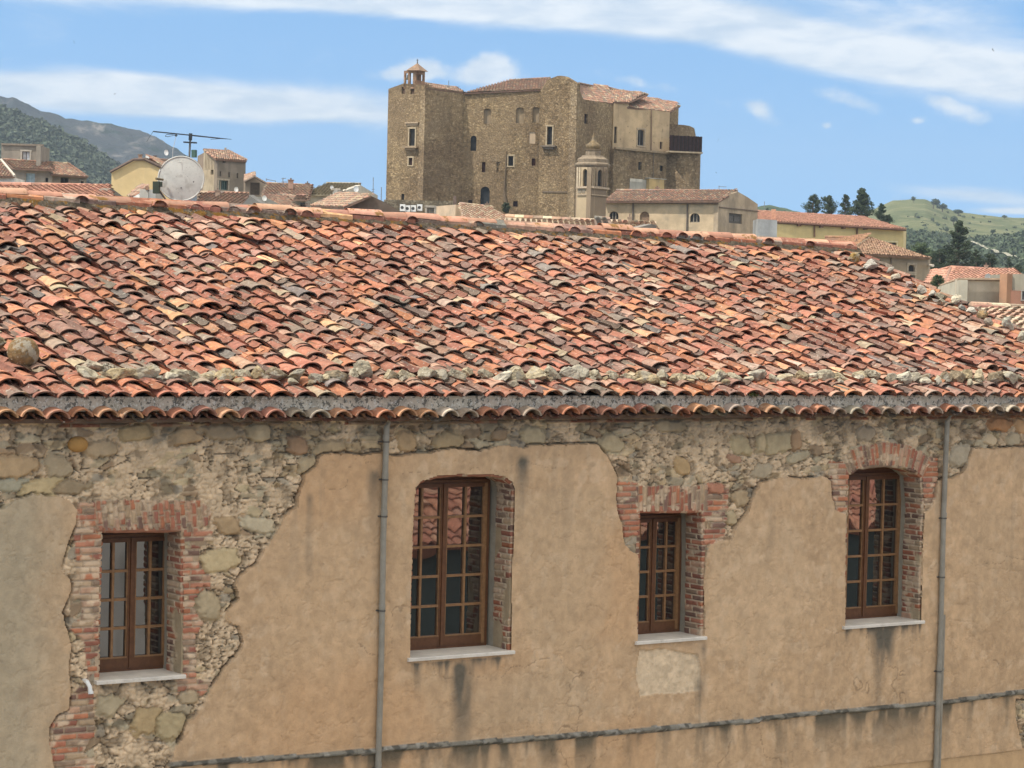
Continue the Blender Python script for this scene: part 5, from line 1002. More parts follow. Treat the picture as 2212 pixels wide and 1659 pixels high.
part(fr, 'roof_dormer', MT_TILE_FAR, lambda mb: roof_patch(mb, at(1290, 489, 112), at(1325, 491, 112), at(1318, 477, 116), at(1284, 474, 116), [((.24, .22, .19), 3), ((.36, .26, .2), 2)]))
part(fr, 'vent_box', TRIM, lambda mb: mb.box(at(1282, 461, 240), (1, 0, 0), (0, 1, 0), ZZ, .22, .2, .17, (.6, .58, .54))) if False else None

# ---- houses on the right
lk_ = thing('slate_lean_to', 'short blue-grey rendered wall between the church and the yellow building', 'outbuilding', at(1660, 560, 240)); wall(lk_, Pl(1637, 252, 1679, 252), [(1637, 473), (1679, 475.5)], M_PLA, (.33, .34, .34))
yb = thing('long_yellow_building', 'long yellow building with a salmon roof and dark rafter ends', 'building', at(1800, 560, 268))
pW = Pl(1677, 268, 1952, 274); pW2 = Pl(1952.5, 274, 1958, 290)
wall(yb, pW, [(1677, 480), (1952, 494)], M_YEL, (.62, .49, .235), [(1906, 523, 1936, 538, dict(pane=(.05, .045, .04), mull=3, mc=(.12, .1, .08), sur=(.66, .56, .33)))]); wall(yb, pW2, [(1952, 494), (1958, 494)], M_YEL, (.62, .50, .25))
roof(yb, [(1635, 477, 267.3), (1957, 495.5, 273.3), (1868, 470, 284), (1632, 456.5, 279)], PAL_PINK, .34, .4)
part(yb, 'fascia', TRIM, lambda mb: mb.tube([at(1636, 478, 267.2), at(1957, 496.8, 273.2)], .13, 5, (.13, .07, .05)))
for x, y in ((1723, 484), (1771, 487), (1819, 489.5), (1866, 491.5)): mb = MB(); mb.box(pW.w(*pW.sz(x, y + 2), -.3), pW.U, pW.N, ZZ, .12, .3, .14, (.10, .055, .04)); mb.build('rafter_end', TRIM, yb)
for x, y, y2 in ((1758, 486, 512), (1850, 490, 506)): mb = MB(); mb.tube([pW.w(*pW.sz(x, y), -.15), pW.w(*pW.sz(x, y2), -.15)], .11, 6, (.17, .10, .06)); mb.build('drainpipe', TRIM, yb)
part(yb, 'chimney', TRIM, lambda mb: (mb.box(at(1671, 463, 270), (1, 0, 0), (0, 1, 0), ZZ, .22, .22, .55, (.55, .30, .2))))
hh2 = thing('hip_roof_house', 'brown-beige house with a brown hipped roof and one tall arched window, behind the verge stones', 'house', at(1900, 640, 202))
pX = Pl(1829, 200, 2006, 205); pX0 = Pl(1770, 207, 1828.6, 200)
wall(hh2, pX, [(1829, 548), (2006, 557)], M_PLB, (.34, .27, .185), [(1962, 572, 1976, 587, dict(arch=1., sur=(.40, .33, .24), r=.15)), (1961.5, 594, 1975.5, 624, dict(name='door', mull=2, mc=(.36, .30, .22), sur=(.42, .35, .25)))]); wall(hh2, pX0, [(1770, 547), (1829, 548)], M_PLB, (.30, .24, .17)); wall(hh2, Pl(2006.5, 205, 2010, 222), [(2006, 557), (2010, 557)], M_PLB, (.33, .265, .18))
roof(hh2, [(1825, 547.5, 199.2), (2009, 558, 204.6), (1881, 515, 210), (1877, 514.6, 210)], [((.33, .20, .125), 4), ((.28, .17, .11), 4), ((.40, .26, .17), 2)], .28, .36); roof(hh2, [(1764, 547, 206.5), (1826, 547.5, 199.2), (1878, 514.8, 210), (1784, 513, 215)], [((.33, .18, .10), 4), ((.28, .15, .09), 3)], .28, .36)
part(hh2, 'ridge', TRIM, lambda mb: mb.tube([at(1827, 546, 199), at(1878, 514, 209.8)], .10, 6, (.46, .36, .24))); part(hh2, 'cornice', TRIM, lambda mb: bar(mb, pX, -.2, pX.len + .2, pX.sz(1900, 555)[1] - .0, pX.sz(1900, 553)[1], -.3, .0, (.24, .18, .12)) if False else mb.tube([pX.w(*pX.sz(1829, 549), -.2), pX.w(*pX.sz(2008, 558.5), -.2)], .09, 5, (.24, .18, .12)))
part(hh2, 'spout', TRIM, lambda mb: mb.tube([at(2007, 573, 205), at(2015, 573.5, 203.5)], .13, 6, (.5, .44, .36))); part(hh2, 'drainpipe', TRIM, lambda mb: mb.tube([pX.w(*pX.sz(1924, 553), -.1), pX.w(*pX.sz(1923, 640), -.1)], .06, 5, (.20, .16, .12)))
pk = thing('salmon_hip_house', 'low house with a salmon hipped tile roof, right, below the dark conifer', 'house', at(2100, 640, 172))
roof(pk, [(2040, 616, 166), (2240, 618, 168), (2190, 586, 178), (2053, 579, 176)], PAL_PINK, .3, .38); roof(pk, [(1995, 612, 174), (2040, 616, 166), (2053.5, 579, 176), (2012, 590, 182)], PAL_PINK, .3, .38); wall(pk, Pl(2042, 166.6, 2235, 168.6), [(2042, 615), (2235, 617)], M_PLB, (.5, .4, .3)); part(pk, 'ridge', TRIM, lambda mb: mb.tube([at(2041, 615, 165.8), at(2053, 578.5, 175.8)], .10, 6, (.30, .18, .13)))
dish(2133, 598.5, 145, 7.5, 'round white dish behind the grey concrete wall at the right', 0.3, .1)
cb = thing('concrete_block_house', 'unfinished grey concrete house with a pale left wall, at the right behind the verge stones', 'house', at(2120, 700, 140))
wall(cb, Pl(2022, 152, 2073, 140), [(2022, 621), (2073, 604.5)], M_PLB, (.46, .42, .33)); wall(cb, Pl(2073.5, 140, 2160, 141), [(2073, 604), (2160, 605.5)], M_PLB, (.46, .40, .31))
part(cb, 'coping', MT_TILE_FAR, lambda mb: [mb.tube([at(*a), at(*b)], .10, 5, (.30, .22, .15)) for a, b in (((2024, 620.5, 152), (2073, 603.5, 139.8)), ((2073, 603.5, 139.8), (2160, 604.5, 140.8)))])
bh = thing('brick_pier_house', 'half-finished house with red brick below and grey render above, cut by the right edge', 'house', at(2190, 700, 139))
wall(bh, Pl(2160.5, 140, 2176, 139.6), [(2160, 591), (2176, 591)], M_PLA, (.36, .20, .12)); wall(bh, Pl(2176.2, 139.9, 2250, 139.9), [(2176, 592), (2250, 592)], M_PLB, (.33, .30, .23), bottom=at(2200, 628, 139.9)[2]); wall(bh, Pl(2176.2, 139.7, 2250, 139.7), [(2176, 627), (2250, 630)], M_PLA, (.30, .15, .10), [(2208, 628.5, 2219, 648, dict(pane=(.15, .16, .17), mull=2, mc=(.5, .5, .48), sur=(.36, .33, .29), st=.06)), (2186, 658, 2191, 664, dict(sur=(.42, .34, .26), st=.05, pane=(.12, .08, .06)))])
nr = thing('neighbour_roof_house', 'cream and pink tile roof of the next house beyond the verge stones', 'house', at(2200, 740, 52)); roof(nr, [(2085, 757, 44), (2330, 757, 45), (2300, 679, 58), (2098, 668, 57)], PAL_CREAM, .25, .3, m=MT_TILE, K=8)
part(nr, 'ridge', MT_TILE_FAR, lambda mb: mb.tube([at(2098, 671, 56.8), at(2118, 668, 56.8), at(2165, 671, 57), at(2185, 676, 57.2)], .11, 8, (.26, .13, .10)))

for t_, px, py, Y, w_, h_, cl in ((lh, 628, 399, 224, .22, .38, (.34, .22, .16)), (lh, 664, 404, 226, .16, .3, (.28, .2, .15)), (lr, 470, 421, 153, .13, .22, (.33, .24, .18)), (jh, 745, 424, 184, .15, .24, (.36, .26, .2)), (ml, 604, 428, 190, .14, .26, (.4, .33, .26)), (ph, 150, 404, 115, .10, .12, (.42, .26, .2)), (cg, 1052, 447, 200, .14, .2, (.36, .27, .2)), (fr, 1360, 478, 121, .09, .14, (.4, .3, .22)), (nv, 1420, 412, 266, .2, .3, (.4, .28, .2)), (hh2, 1850, 531, 206, .14, .35, (.38, .3, .22)), (pk, 2130, 582, 177, .12, .25, (.42, .3, .22))):
    part(t_, 'chimney', TRIM, lambda mb: (mb.box(at(px, py, Y), (1, 0, 0), (0, 1, 0), ZZ, w_, w_, h_, cl), mb.box(at(px, py, Y) + ZZ * (h_ + .03), (1, 0, 0), (0, 1, 0), ZZ, w_ * 1.25, w_ * 1.25, .04, tuple(q * .7 for q in cl)), mb.tube([at(px, py, Y) + ZZ * (h_ + .07), at(px, py, Y) + ZZ * (h_ + .22)], w_ * .35, 6, (.2, .14, .11))))

# ---- the houses across the street (behind the viewer) that the windows mirror
def os_(s, off, z): return FP + FU * s - FN * off + ZZ * z
op = thing('house_across_street', 'red-tiled house across the street, seen only mirrored in the brown windows', 'house', os_(20, 24, -10))
mb = MB(); quadf(mb, [os_(11.5, 24.4, -10), os_(38, 24.4, -10), os_(38, 24.4, -5.5), os_(11.5, 24.4, -5.5)], (.10, .13, .13)); quadf(mb, [os_(11.5, 24.38, -8.6), os_(38, 24.38, -8.6), os_(38, 24.38, -7.9), os_(11.5, 24.38, -7.9)], (.55, .53, .50))
for s_ in (11.5, 38): quadf(mb, [os_(s_, 24.4, -10), os_(s_, 38, -10), os_(s_, 38, -5.5), os_(s_, 31, -2.9), os_(s_, 24.4, -5.5)], (.4, .3, .2))
mb.build('wall', M_PLB, op)
mb = MB(); roof_patch(mb, os_(38.3, 24, -5.55), os_(11.3, 24, -5.55), os_(11.3, 31.5, -2.7), os_(38.3, 31.5, -2.7), [((.58, .27, .18), 4), ((.50, .22, .15), 3), ((.62, .34, .24), 2)], .34, .42, K=8); roof_patch(mb, os_(11.3, 38.5, -5.55), os_(38.3, 38.5, -5.55), os_(38.3, 31.4, -2.72), os_(11.3, 31.4, -2.72), [((.58, .27, .18), 4), ((.50, .22, .15), 3)], .34, .42, K=5); mb.build('roof', MT_TILE, op)
og = thing('grey_block_across_street', 'pale grey block across the street, mirrored in the leftmost window', 'building', os_(7.5, 26, -10))
mb = MB()
for a_, b_q in (((3.6, 24), (11.2, 24)), ((11.2, 24), (11.2, 31)), ((3.6, 24), (3.6, 31)), ((3.6, 31), (11.2, 31))): quadf(mb, [os_(*a_, -10), os_(*b_q, -10), os_(*b_q, -.6), os_(*a_, -.6)], (.74, .72, .69))
quadf(mb, [os_(3.6, 24, -.6), os_(11.2, 24, -.6), os_(11.2, 31, -.6), os_(3.6, 31, -.6)], (.4, .4, .4)); mb.build('wall', M_PLB, og)

# ---- large dish and antenna behind the ridge
bd = thing('large_satellite_dish', 'large weathered white satellite dish standing behind the ridge', 'satellite dish', at(390, 440, 33))
c_ = at(391, 386, 33.0); R = 47.5 / F * 33; ax1 = unit(RGT * .9 + UPV * .36 + fwd * .15); axn = unit(fwd * -1 + RGT * .35 + UPV * .05); axn = unit(axn - ax1 * (axn @ ax1)); ax2 = np.cross(axn, ax1)
mb = MB(); n = 48; rings = np.linspace(0, 1, 9); V = []
for r in rings:
    for k in range(n): V.append(c_ + (ax1 * cos(2 * pi * k / n) * 1.03 + ax2 * sin(2 * pi * k / n) * 1.0) * R * r + axn * R * .09 * (1 - r * r))
Fc = [(i * n + k, i * n + (k + 1) % n, (i + 1) * n + (k + 1) % n, (i + 1) * n + k) for i in range(8) for k in range(n)]
mb.add(V, Fc); mb.add([v - axn * .02 for v in V], Fc); mb.tube([V[8 * n + k % n] for k in range(n + 1)], .011, 6, cap=False); mb.build('reflector', MT_DISH, bd, smooth=True)
def on_d(px, py): return at(px, py, 33.0) + axn * R * .19
mb = MB()
for px, py, r in ((382, 406, 1.6), (391, 406, 1.3), (362, 392, 1.1), (418, 393, 1.5)): q = at(px, py, 33) + 0; q = q + axn * (R * .09 * max(0, 1 - (np.linalg.norm(q - c_) / R) ** 2) + .004); mb.tube([q, q + axn * .006], r / F * 33, 8, (.06, .06, .06))
mb.build('bolt', TRIM, bd)
mb = MB()
for a, b in (((366, 352), (392, 350)), ((366, 352), (365, 368)), ((392, 350), (393, 366))):
    for i in range(6):
        q0, q1 = (at(a[0] + (b[0] - a[0]) * t, a[1] + (b[1] - a[1]) * t, 33) for t in (i / 6, (i + 1) / 6)); f_ = lambda q: q + axn * (R * .09 * max(0, 1 - (np.linalg.norm(q - c_) / R) ** 2) + .002); mb.tube([f_(q0), f_(q1)], .0022, 5)
mb.build('embossed_frame', MT_DISH, bd)
mb = MB(); p0 = at(338, 405, 32.8); mb.box(p0, RGT, fwd, UPV, 7 / F * 33, .05, 12.5 / F * 33, (.045, .06, .045)); mb.box(at(346, 398, 32.8), RGT, fwd, UPV, 4 / F * 33, .04, 5 / F * 33, (.045, .06, .045)); mb.build('mount', TRIM, bd)
mb = MB(); mb.tube([at(343, 410, 32.85), at(368, 446, 32.9)], .013, 8, (.12, .11, .10)); mb.tube([at(337, 386, 32.8), at(352, 388, 32.9)], .016, 6, (.16, .13, .08)); mb.tube([at(352, 390, 33.2), at(400, 460, 33.3)], .02, 8, (.12, .11, .10)); mb.build('arm', TRIM, bd)
an = thing('tv_antenna', 'long dark boom television antenna on a pole above the large dish', 'antenna', at(411, 440, 33.6))
DKB = (.055, .07, .085)
mb = MB(); mb.tube([at(411.5, 291, 33.6), at(408.5, 350, 33.6), at(406, 470, 33.6)], .014, 8, (.14, .15, .15)); mb.tube([at(411.8, 288, 33.6), at(411, 303, 33.6)], .024, 8, DKB); mb.build('pole', TRIM, an)
mb = MB(); mb.tube([at(331, 284, 33.0), at(411, 292, 33.6)], .009, 6, DKB); mb.tube([at(411, 292, 33.6), at(472, 298.5, 34.0), at(500, 301, 34.2)], [.011, .009, .003], 6, DKB); mb.build('boom', TRIM, an)
mb = MB(); mb.tube([at(331, 284, 33), at(324, 294, 32.9), at(317, 306, 32.8)], .003, 5, DKB); mb.tube([at(357, 294.5, 33.1), at(359, 291, 33.2), at(380, 289.5, 33.4)], .004, 5, DKB); mb.tube([at(357, 294.5, 33.1), at(362, 295.5, 33.1), at(381, 291, 33.4)], .004, 5, DKB); mb.tube([at(455, 301, 33.9), at(480, 299.5, 34.1)], .003, 5, DKB); mb.build('element', TRIM, an)
mb = MB(); mb.tube([at(397, 307, 33.5), at(424.5, 308.5, 33.7)], .012, 6, DKB); mb.build('crossbar', TRIM, an)
mb = MB(); mb.tube([at(379, 291, 33.3), at(382, 294, 33.3)], .017, 8, DKB); mb.build('dipole_box', TRIM, an)
mb = MB(); mb.tube([at(380, 292, 33.3), at(378, 305, 33.3), at(373.5, 322, 33.3), at(373, 338, 33.3), at(374.5, 349, 33.3)], .0035, 5, (.6, .6, .58)); mb.build('cable', TRIM, an)
mb = MB(); mb.box(at(419.5, 332, 33.7), RGT, fwd, UPV, 5.5 / F * 33, .035, 8 / F * 33, (.075, .14, .12)); mb.build('amplifier_box', TRIM, an)
def mast(px, py0, py1, Y, arms, label):
    t = thing('antenna_mast', label, 'antenna', at(px, py0, Y)); mb = MB(); mb.tube([at(px, py0 + 6, Y), at(px + .3, py1, Y)], .035, 5, (.2, .2, .22)); mb.build('pole', TRIM, t)
    for (x0, y0, x1, y1) in arms: mb = MB(); mb.tube([at(x0, y0, Y), at(x1, y1, Y)], .028, 5, (.2, .2, .22)); mb.build('element', TRIM, t)
mast(612, 399, 392, 226, [(575, 387, 595, 391), (575, 385, 575.5, 391), (595, 390, 595.5, 394)], 'faint low antenna over the long roof, left one of the pair')
mast(611, 400, 384, 230, [(608, 386, 618, 385), (608, 393, 626, 393)], 'faint comb-shaped antenna over the long roof, right one of the pair')
mast(806, 424, 383, 242, [(803, 409, 809, 409), (804, 414, 808, 414)], 'thin tall mast beside the castle tower'); mast(823.5, 428, 404, 200, [], 'thinnest bare mast touching the castle tower edge')
mast(1553, 413, 401, 263, [(1553, 403, 1569, 403.5)], 'small antenna on the church nave roof'); mast(1651, 460, 435, 280, [], 'thin bare mast left of the long yellow building chimney')
# finials / dishes on the castle roof
mast(969, 196, 174, 300, [(961, 187, 976, 187), (961, 187, 961, 190)], 'cluster aerial on the castle roof beside the left tower'); mast(991, 200, 186, 301, [], 'short aerial on the castle roof edge')
part(thing('lamp_bracket', 'tiny white lamp on the post beside the rubble house', 'lamp', at(1004, 470, 208)), 'lamp_head', TRIM, lambda mb: mb.box(at(1004, 471, 208) , (1, 0, 0), (0, 1, 0), ZZ, .1, .1, .1, (.7, .7, .68))) if False else None

# ================================================================== vegetation, hills, birds
M_LEAF = mat('foliage', n1=(.5, .3), bump=None, rough=.8); M_BARK = mat('bark', (.13, .10, .07), False, .9, (2, .3), None, None)
def leaves(mb, cen, rad, n, size, cols, seed, flat=1.0):
    rg = np.random.default_rng(seed); d = rg.normal(size=(n, 3)); d /= np.linalg.norm(d, axis=1)[:, None]; r = rg.uniform(.35, 1, n) ** .6
    P = np.asarray(cen) + d * r[:, None] * np.asarray(rad); a = rg.normal(size=(n, 3)); a /= np.linalg.norm(a, axis=1)[:, None]; b = np.cross(a, d); b /= np.linalg.norm(b, axis=1)[:, None] + 1e-9
    s = size * rg.uniform(.6, 1.4, n)[:, None]; V = np.stack([P - a * s, P - b * s * .6, P + a * s, P + b * s * .6], 1).reshape(-1, 3)
    mb.quads(V, np.arange(n * 4).reshape(-1, 4), np.asarray(cols)[rg.integers(0, len(cols), n)] * rg.uniform(.7, 1.3, (n, 1)))
GR = [(.045, .065, .035), (.06, .085, .04), (.035, .05, .03)]; GR2 = [(.09, .12, .055), (.075, .11, .05), (.06, .09, .045)]
def tree(label, px, ybase, ytop, Y, wpx, kind, seed, cols=GR, group=None, name='conifer'):
    base = at(px, ybase, Y); top = at(px, ytop, Y); Ht = top[2] - base[2]; Wd = wpx / F * Y / 2; t = thing(name, label, 'tree', base - ZZ * 3, group); rg = random.Random(seed)
    mb = MB(); bend = rg.uniform(-.05, .05) * Ht; mid = base + ZZ * Ht * .5 + np.array([bend, 0, 0]); mb.tube([base - ZZ * 4, base, mid, top - ZZ * Ht * .05], [Wd * .14, Wd * .12, Wd * .07, Wd * .015], 7)
    ml = MB(); n = 46 if kind == 'cone' else 36
    for i in range(n):
        f = (i + .5) / n; h = .06 + .92 * f; a = rg.uniform(0, 2 * pi)
        if kind == 'cone': rmax = Wd * (1.05 - h) ** .75 * rg.uniform(.5, 1.12) * (1.0 if h > .15 else .8); c0 = base + ZZ * Ht * h; tip = c0 + np.array([cos(a) * rmax, sin(a) * rmax, rmax * .35])
        else: rmax = Wd * (sin(pi * min(max(h, .08), .97)) ** .6) * rg.uniform(.45, 1.1); c0 = base + ZZ * Ht * h * .85; tip = c0 + np.array([cos(a) * rmax, sin(a) * rmax, Ht * .10])
        mb.tube([c0, tip], [Wd * .03, Wd * .008], 4)
        for k in range(3):
            q = c0 + (tip - c0) * (.45 + .28 * k); cr = max(Wd * .15, rmax * .30) * rg.uniform(.7, 1.2); leaves(ml, q, (cr * 1.15, cr * 1.15, cr * (.9 if kind == 'cone' else 1.05)), 60, Wd * .05, cols, seed * 100 + i * 3 + k)
    mb.build('trunk', M_BARK, t); ml.build('crown', M_LEAF, t)
TG = 'dark trees behind the long yellow building'
tree('rounded dark tree, leftmost behind the yellow building', 1757, 470, 418, 420, 42, 'round', 1, GR, TG, 'broadleaf_tree'); tree('dark tree with a branch reaching right, second behind the yellow building', 1788, 470, 420, 425, 42, 'round', 2, GR, TG, 'broadleaf_tree')
tree('slim dark tree just left of the tallest one', 1826, 474, 421, 420, 36, 'cone', 3, GR, TG); tree('tallest dark conifer behind the yellow roof', 1860, 474, 409, 415, 62, 'cone', 4, GR, TG); tree('small leaning dark conifer at the right end of the yellow roof', 1903, 485, 440, 410, 36, 'cone', 5, GR, TG); tree('lowest dark bush-like tree at the yellow roof end', 1918, 488, 463, 410, 26, 'round', 6, GR, TG, 'broadleaf_tree')
TG2 = 'trees at the right between the houses and the hill'
tree('big solitary dark conifer at the right', 2068, 592, 478, 330, 76, 'cone', 7, GR, TG2); tree('dark tree left of the big conifer', 2030, 592, 535, 330, 48, 'round', 8, GR, TG2, 'broadleaf_tree'); tree('small dark conifer directly right of the big conifer', 2108, 592, 540, 335, 36, 'cone', 9, GR, TG2); tree('broad low dark tree right of the big conifer', 2138, 592, 545, 335, 42, 'round', 10, GR, TG2, 'broadleaf_tree')
tree('bright green tree beside the corner of the yellow building', 1988, 600, 520, 345, 70, 'round', 11, GR2, TG2, 'broadleaf_tree'); tree('slim tree over the salmon roof', 2178, 590, 556, 360, 20, 'cone', 12, GR, TG2); tree('small rounded tree near the right edge', 2200, 592, 570, 360, 26, 'round', 13, GR, TG2, 'broadleaf_tree'); tree('olive-green tree behind the arched-window house', 2012, 602, 548, 340, 44, 'round', 17, GR, TG2, 'broadleaf_tree')
tree('green bush between the arched-window house and the salmon roof', 2026, 625, 592, 150, 34, 'round', 14, GR2, None, 'garden_bush')
tree('dark shrub growing at the foot of the castle wall', 1093, 462, 436, 292, 24, 'round', 15, GR, None, 'wall_shrub')
tree('small tree on the far left end of the wooded rise', 1657, 462, 448, 700, 9, 'round', 16, GR, None, 'broadleaf_tree'); tree('second small tree on the wooded rise', 1695, 466, 454, 700, 8, 'round', 18, GR, None, 'broadleaf_tree')
# weed on the gutter and lichen tuft on the tiles
wd = MB(); wp = fw(3.02, -1.02, -.2); leaves(wd, wp + ZZ * .035, (.16, .05, .05), 260, .012, [(.14, .17, .06), (.20, .20, .08)], 5); o = wd.build('gutter_weed', M_LEAF, None); tag(o, 'green weed tuft growing on the gutter edge', 'weed')
wd = MB(); leaves(wd, rf(-4.50, .52, .11), (.16, .13, .06), 700, .011, [(.50, .46, .36), (.34, .31, .24), (.2, .18, .14)], 6); o = wd.build('lichen_tuft', M_LEAF, None); tag(o, 'crusty grey lichen tuft on the tiles below the ochre boulder', 'lichen')

def hill(name, prof, Yt, Yb, pyb, m, n=220, rows=60, amp=.012, seed=0, label=None, rough_top=0.0):
    xs_ = np.linspace(prof[0][0], prof[-1][0], n); ty = np.interp(xs_, [p[0] for p in prof], [p[1] for p in prof]); rows_ = np.linspace(0, 1, rows)
    V = np.zeros((rows + 12, n, 3))
    for i, x in enumerate(xs_):
        A = at(x, pyb, Yb); B = at(x, ty[i], Yt)
        for j, t in enumerate(rows_): tt = t ** 1.15; V[j, i] = A * (1 - t) + B * t; V[j, i, 2] = A[2] * (1 - tt) + B[2] * tt
        for j in range(12): t = (j + 1) / 12; V[rows + j, i] = V[rows - 1, i] + np.array([0, Yt * .06 * t, -(B[2] - A[2]) * (t ** 1.3) * .35])
    g = fbm(V[..., 0] / (Yt * .05), V[..., 1] / (Yt * .12), seed, 6); fine_ = fbm(V[..., 0] / (Yt * .006), V[..., 1] / (Yt * .02), seed + 7, 5)
    tj = np.concatenate([rows_, np.ones(12)])[:, None]; V[..., 2] += g * Yt * amp * np.sin(pi * np.clip(tj, 0, 1)) * 1.3 + fine_ * Yt * (amp * .10 + rough_top * (tj > .93)); V[..., 1] += g * Yt * .05 * (1 - tj)
    m2 = n; a = (np.arange(rows + 11)[:, None] * m2 + np.arange(m2 - 1)[None]).reshape(-1); mb = MB(); mb.quads(V.reshape(-1, 3), np.stack([a, a + 1, a + m2 + 1, a + m2], 1), np.ones((len(a), 3))); o = mb.build(name, m, None, True); tag(o, kind='structure'); 
    if label: o['label'] = label
    return V
def hill_mat(name, a, b, c, s1, s2, bd=6.0, lines=None):
    m = bpy.data.materials.new(name); m.use_nodes = True; t = NT(m.node_tree); bs_ = m.node_tree.nodes['Principled BSDF']; g = t.n('ShaderNodeNewGeometry').outputs['Position']
    q = t.noise(g, s1, 8, .68, .6); q2 = t.noise(g, s2, 7, .7); c_ = t.mix(t.smooth(q.outputs[0], .40, .60), a, b); c_ = t.mix(t.smooth(q2.outputs[0], .52, .60), c_, c)
    if lines:
        mp = t.n('ShaderNodeMapping'); mp.inputs['Scale'].default_value = lines[0]; t.lk(g, mp.inputs[0]); l = t.noise(mp.outputs[0], 1.0, 6, .65, .4); c_ = t.mix(t.m('MULTIPLY', t.smooth(l.outputs[0], lines[1], lines[2]), lines[4]), c_, lines[3])
    t.lk(c_, bs_.inputs['Base Color']); bs_.inputs['Roughness'].default_value = 1; bs_.inputs['Specular IOR Level'].default_value = 0
    bn = t.n('ShaderNodeBump'); bn.inputs['Strength'].default_value = 1; bn.inputs['Distance'].default_value = bd; t.lk(t.m('ADD', q2.outputs[0], q.outputs[0]), bn.inputs['Height']); t.lk(bn.outputs[0], bs_.inputs['Normal']); return m
HM1 = hill_mat('cliff_mountain', (.042, .052, .060), (.07, .075, .08), (.03, .046, .042), .004, .018, 18, ((.02, .01, .004), .56, .70, (.30, .27, .25), .7))
HM2 = hill_mat('green_mountain', (.065, .085, .055), (.105, .125, .08), (.035, .05, .035), .010, .05, 14, ((.02, .02, .03), .66, .72, (.34, .34, .27), .6))
HM3 = hill_mat('grass_hill', (.175, .19, .10), (.115, .14, .075), (.225, .225, .13), .016, .07, 5)
HM4 = hill_mat('scrub_hill', (.07, .10, .055), (.10, .14, .07), (.045, .07, .04), .012, .05, 6)
hill('far_mountain', [(-400, 150), (-200, 175), (0, 207), (30, 213), (62, 228), (90, 241), (130, 254), (180, 264), (240, 272), (300, 282), (360, 305), (405, 333), (450, 365), (520, 410), (600, 460), (680, 520)], 2500, 1600, 700, HM1, 320, 70, .012, 31, rough_top=.0016)
nm_ = hill('near_mountain', [(-400, 170), (-200, 190), (0, 229), (40, 241), (100, 262), (150, 290), (194, 316), (254, 354), (300, 385), (360, 430), (430, 500)], 1500, 800, 700, HM2, 260, 70, .013, 47, rough_top=.001)
hill('wooded_rise', [(1500, 520), (1580, 470), (1620, 446), (1660, 443), (1700, 448), (1740, 460), (1800, 480), (1900, 520)], 1500, 900, 620, HM4, 140, 30, .006, 61, rough_top=.0012)
hv = hill('grassy_hill', [(1780, 500), (1850, 470), (1900, 445), (1930, 433), (1972, 430), (2000, 431), (2030, 444), (2060, 456), (2110, 463), (2160, 468), (2212, 471), (2300, 470), (2450, 462), (2600, 470)], 1600, 700, 700, HM3, 260, 80, .006, 71)
sv_ = hill('scrub_slope', [(1700, 600), (1850, 540), (1940, 500), (1990, 502), (2040, 506), (2090, 515), (2150, 510), (2212, 502), (2300, 495), (2450, 490), (2600, 500)], 1050, 520, 700, HM4, 260, 60, .007, 83, rough_top=.0008)
# scrub and trees on the slopes
def scatter(name, V, n, size, cols, seed, jr, ir, label, cat, pw=1.0):
    rg = np.random.default_rng(seed); R_, N_, _ = V.shape; ml = MB()
    for k in range(n):
        j = int(R_ * (jr[0] + (jr[1] - jr[0]) * rg.random())); i = int(N_ * (ir[0] + (ir[1] - ir[0]) * rg.random())); j = min(j, R_ - 1); i = min(i, N_ - 2); p = V[j, i] * (1 - rg.random()) + V[j, i + 1] * rg.random() if False else V[j, i] + (V[j, i + 1] - V[j, i]) * rg.random()
        s = size * rg.uniform(.5, 1.5); leaves(ml, p + ZZ * s * .35, (s, s, s * .6), 12, s * .5, cols, seed + k)
    o = ml.build(name, M_LEAF, None); tag(o, label, cat, kind='stuff')
scatter('scrub', sv_, 4200, 1.5, [(.055, .075, .045), (.07, .095, .055), (.085, .11, .06)], 5, (.1, .82), (.05, .95), 'dark scrub covering the slope below the grassy hill', 'scrub')
scatter('mountain_scrub', nm_, 8000, 2.0, [(.055, .075, .05), (.07, .09, .058), (.09, .11, .07)], 9, (.05, .84), (.3, .98), 'dark scrub covering the nearer mountain at the left', 'scrub')
scatter('hill_scrub', hv, 260, 1.2, [(.05, .07, .04), (.07, .09, .05)], 15, (.2, .85), (.2, .95), 'small dark bushes dotted over the grassy hill', 'scrub')
G5 = 'lone bushes and trees on the grassy hill'
for (px, py, Y, wpx, hpx, lb) in [(1973, 430, 1560, 11, 9, 'single tree on the very top of the grassy hill'), (2017, 439, 1540, 26, 14, 'rounded clump of trees just below the hill top'), (2036, 447, 1530, 26, 11, 'elongated clump of bushes running down the hill crest'), (2070, 458, 1500, 22, 8, 'pair of low bushes on the crest, right of the clumps'), (2060, 474, 1300, 20, 12, 'isolated rounded bush on the open grass'),
                                  (2170, 468, 1560, 12, 5, 'tiny bush on the skyline near the right edge'), (2045, 497, 1150, 10, 9, 'small dark bush on the lower grass'), (2205, 512, 1000, 12, 9, 'small dark bush near the right edge of the slope'), (2145, 500, 1050, 14, 8, 'faint bush in the hollow of the hill'), (2190, 520, 980, 10, 8, 'bush above the track near the right edge')]:
    t = thing('hill_tree', lb, 'tree', at(px, py, Y), G5); c = at(px, py - hpx * .1, Y); w_ = wpx / F * Y / 2; h_ = hpx / F * Y / 2; ml = MB()
    for i in range(5): leaves(ml, c + np.array([random.uniform(-.6, .6) * w_, 0, random.uniform(-.3, .3) * h_]), (w_ * .55, w_ * .5, h_ * .95), 110, w_ * .14, [(.04, .06, .035), (.06, .085, .045)], int(px) + i)
    ml.build('crown', M_LEAF, t); mb = MB(); mb.tube([c - ZZ * h_ * 2.2, c], [w_ * .12, w_ * .06], 5); mb.build('trunk', M_BARK, t)
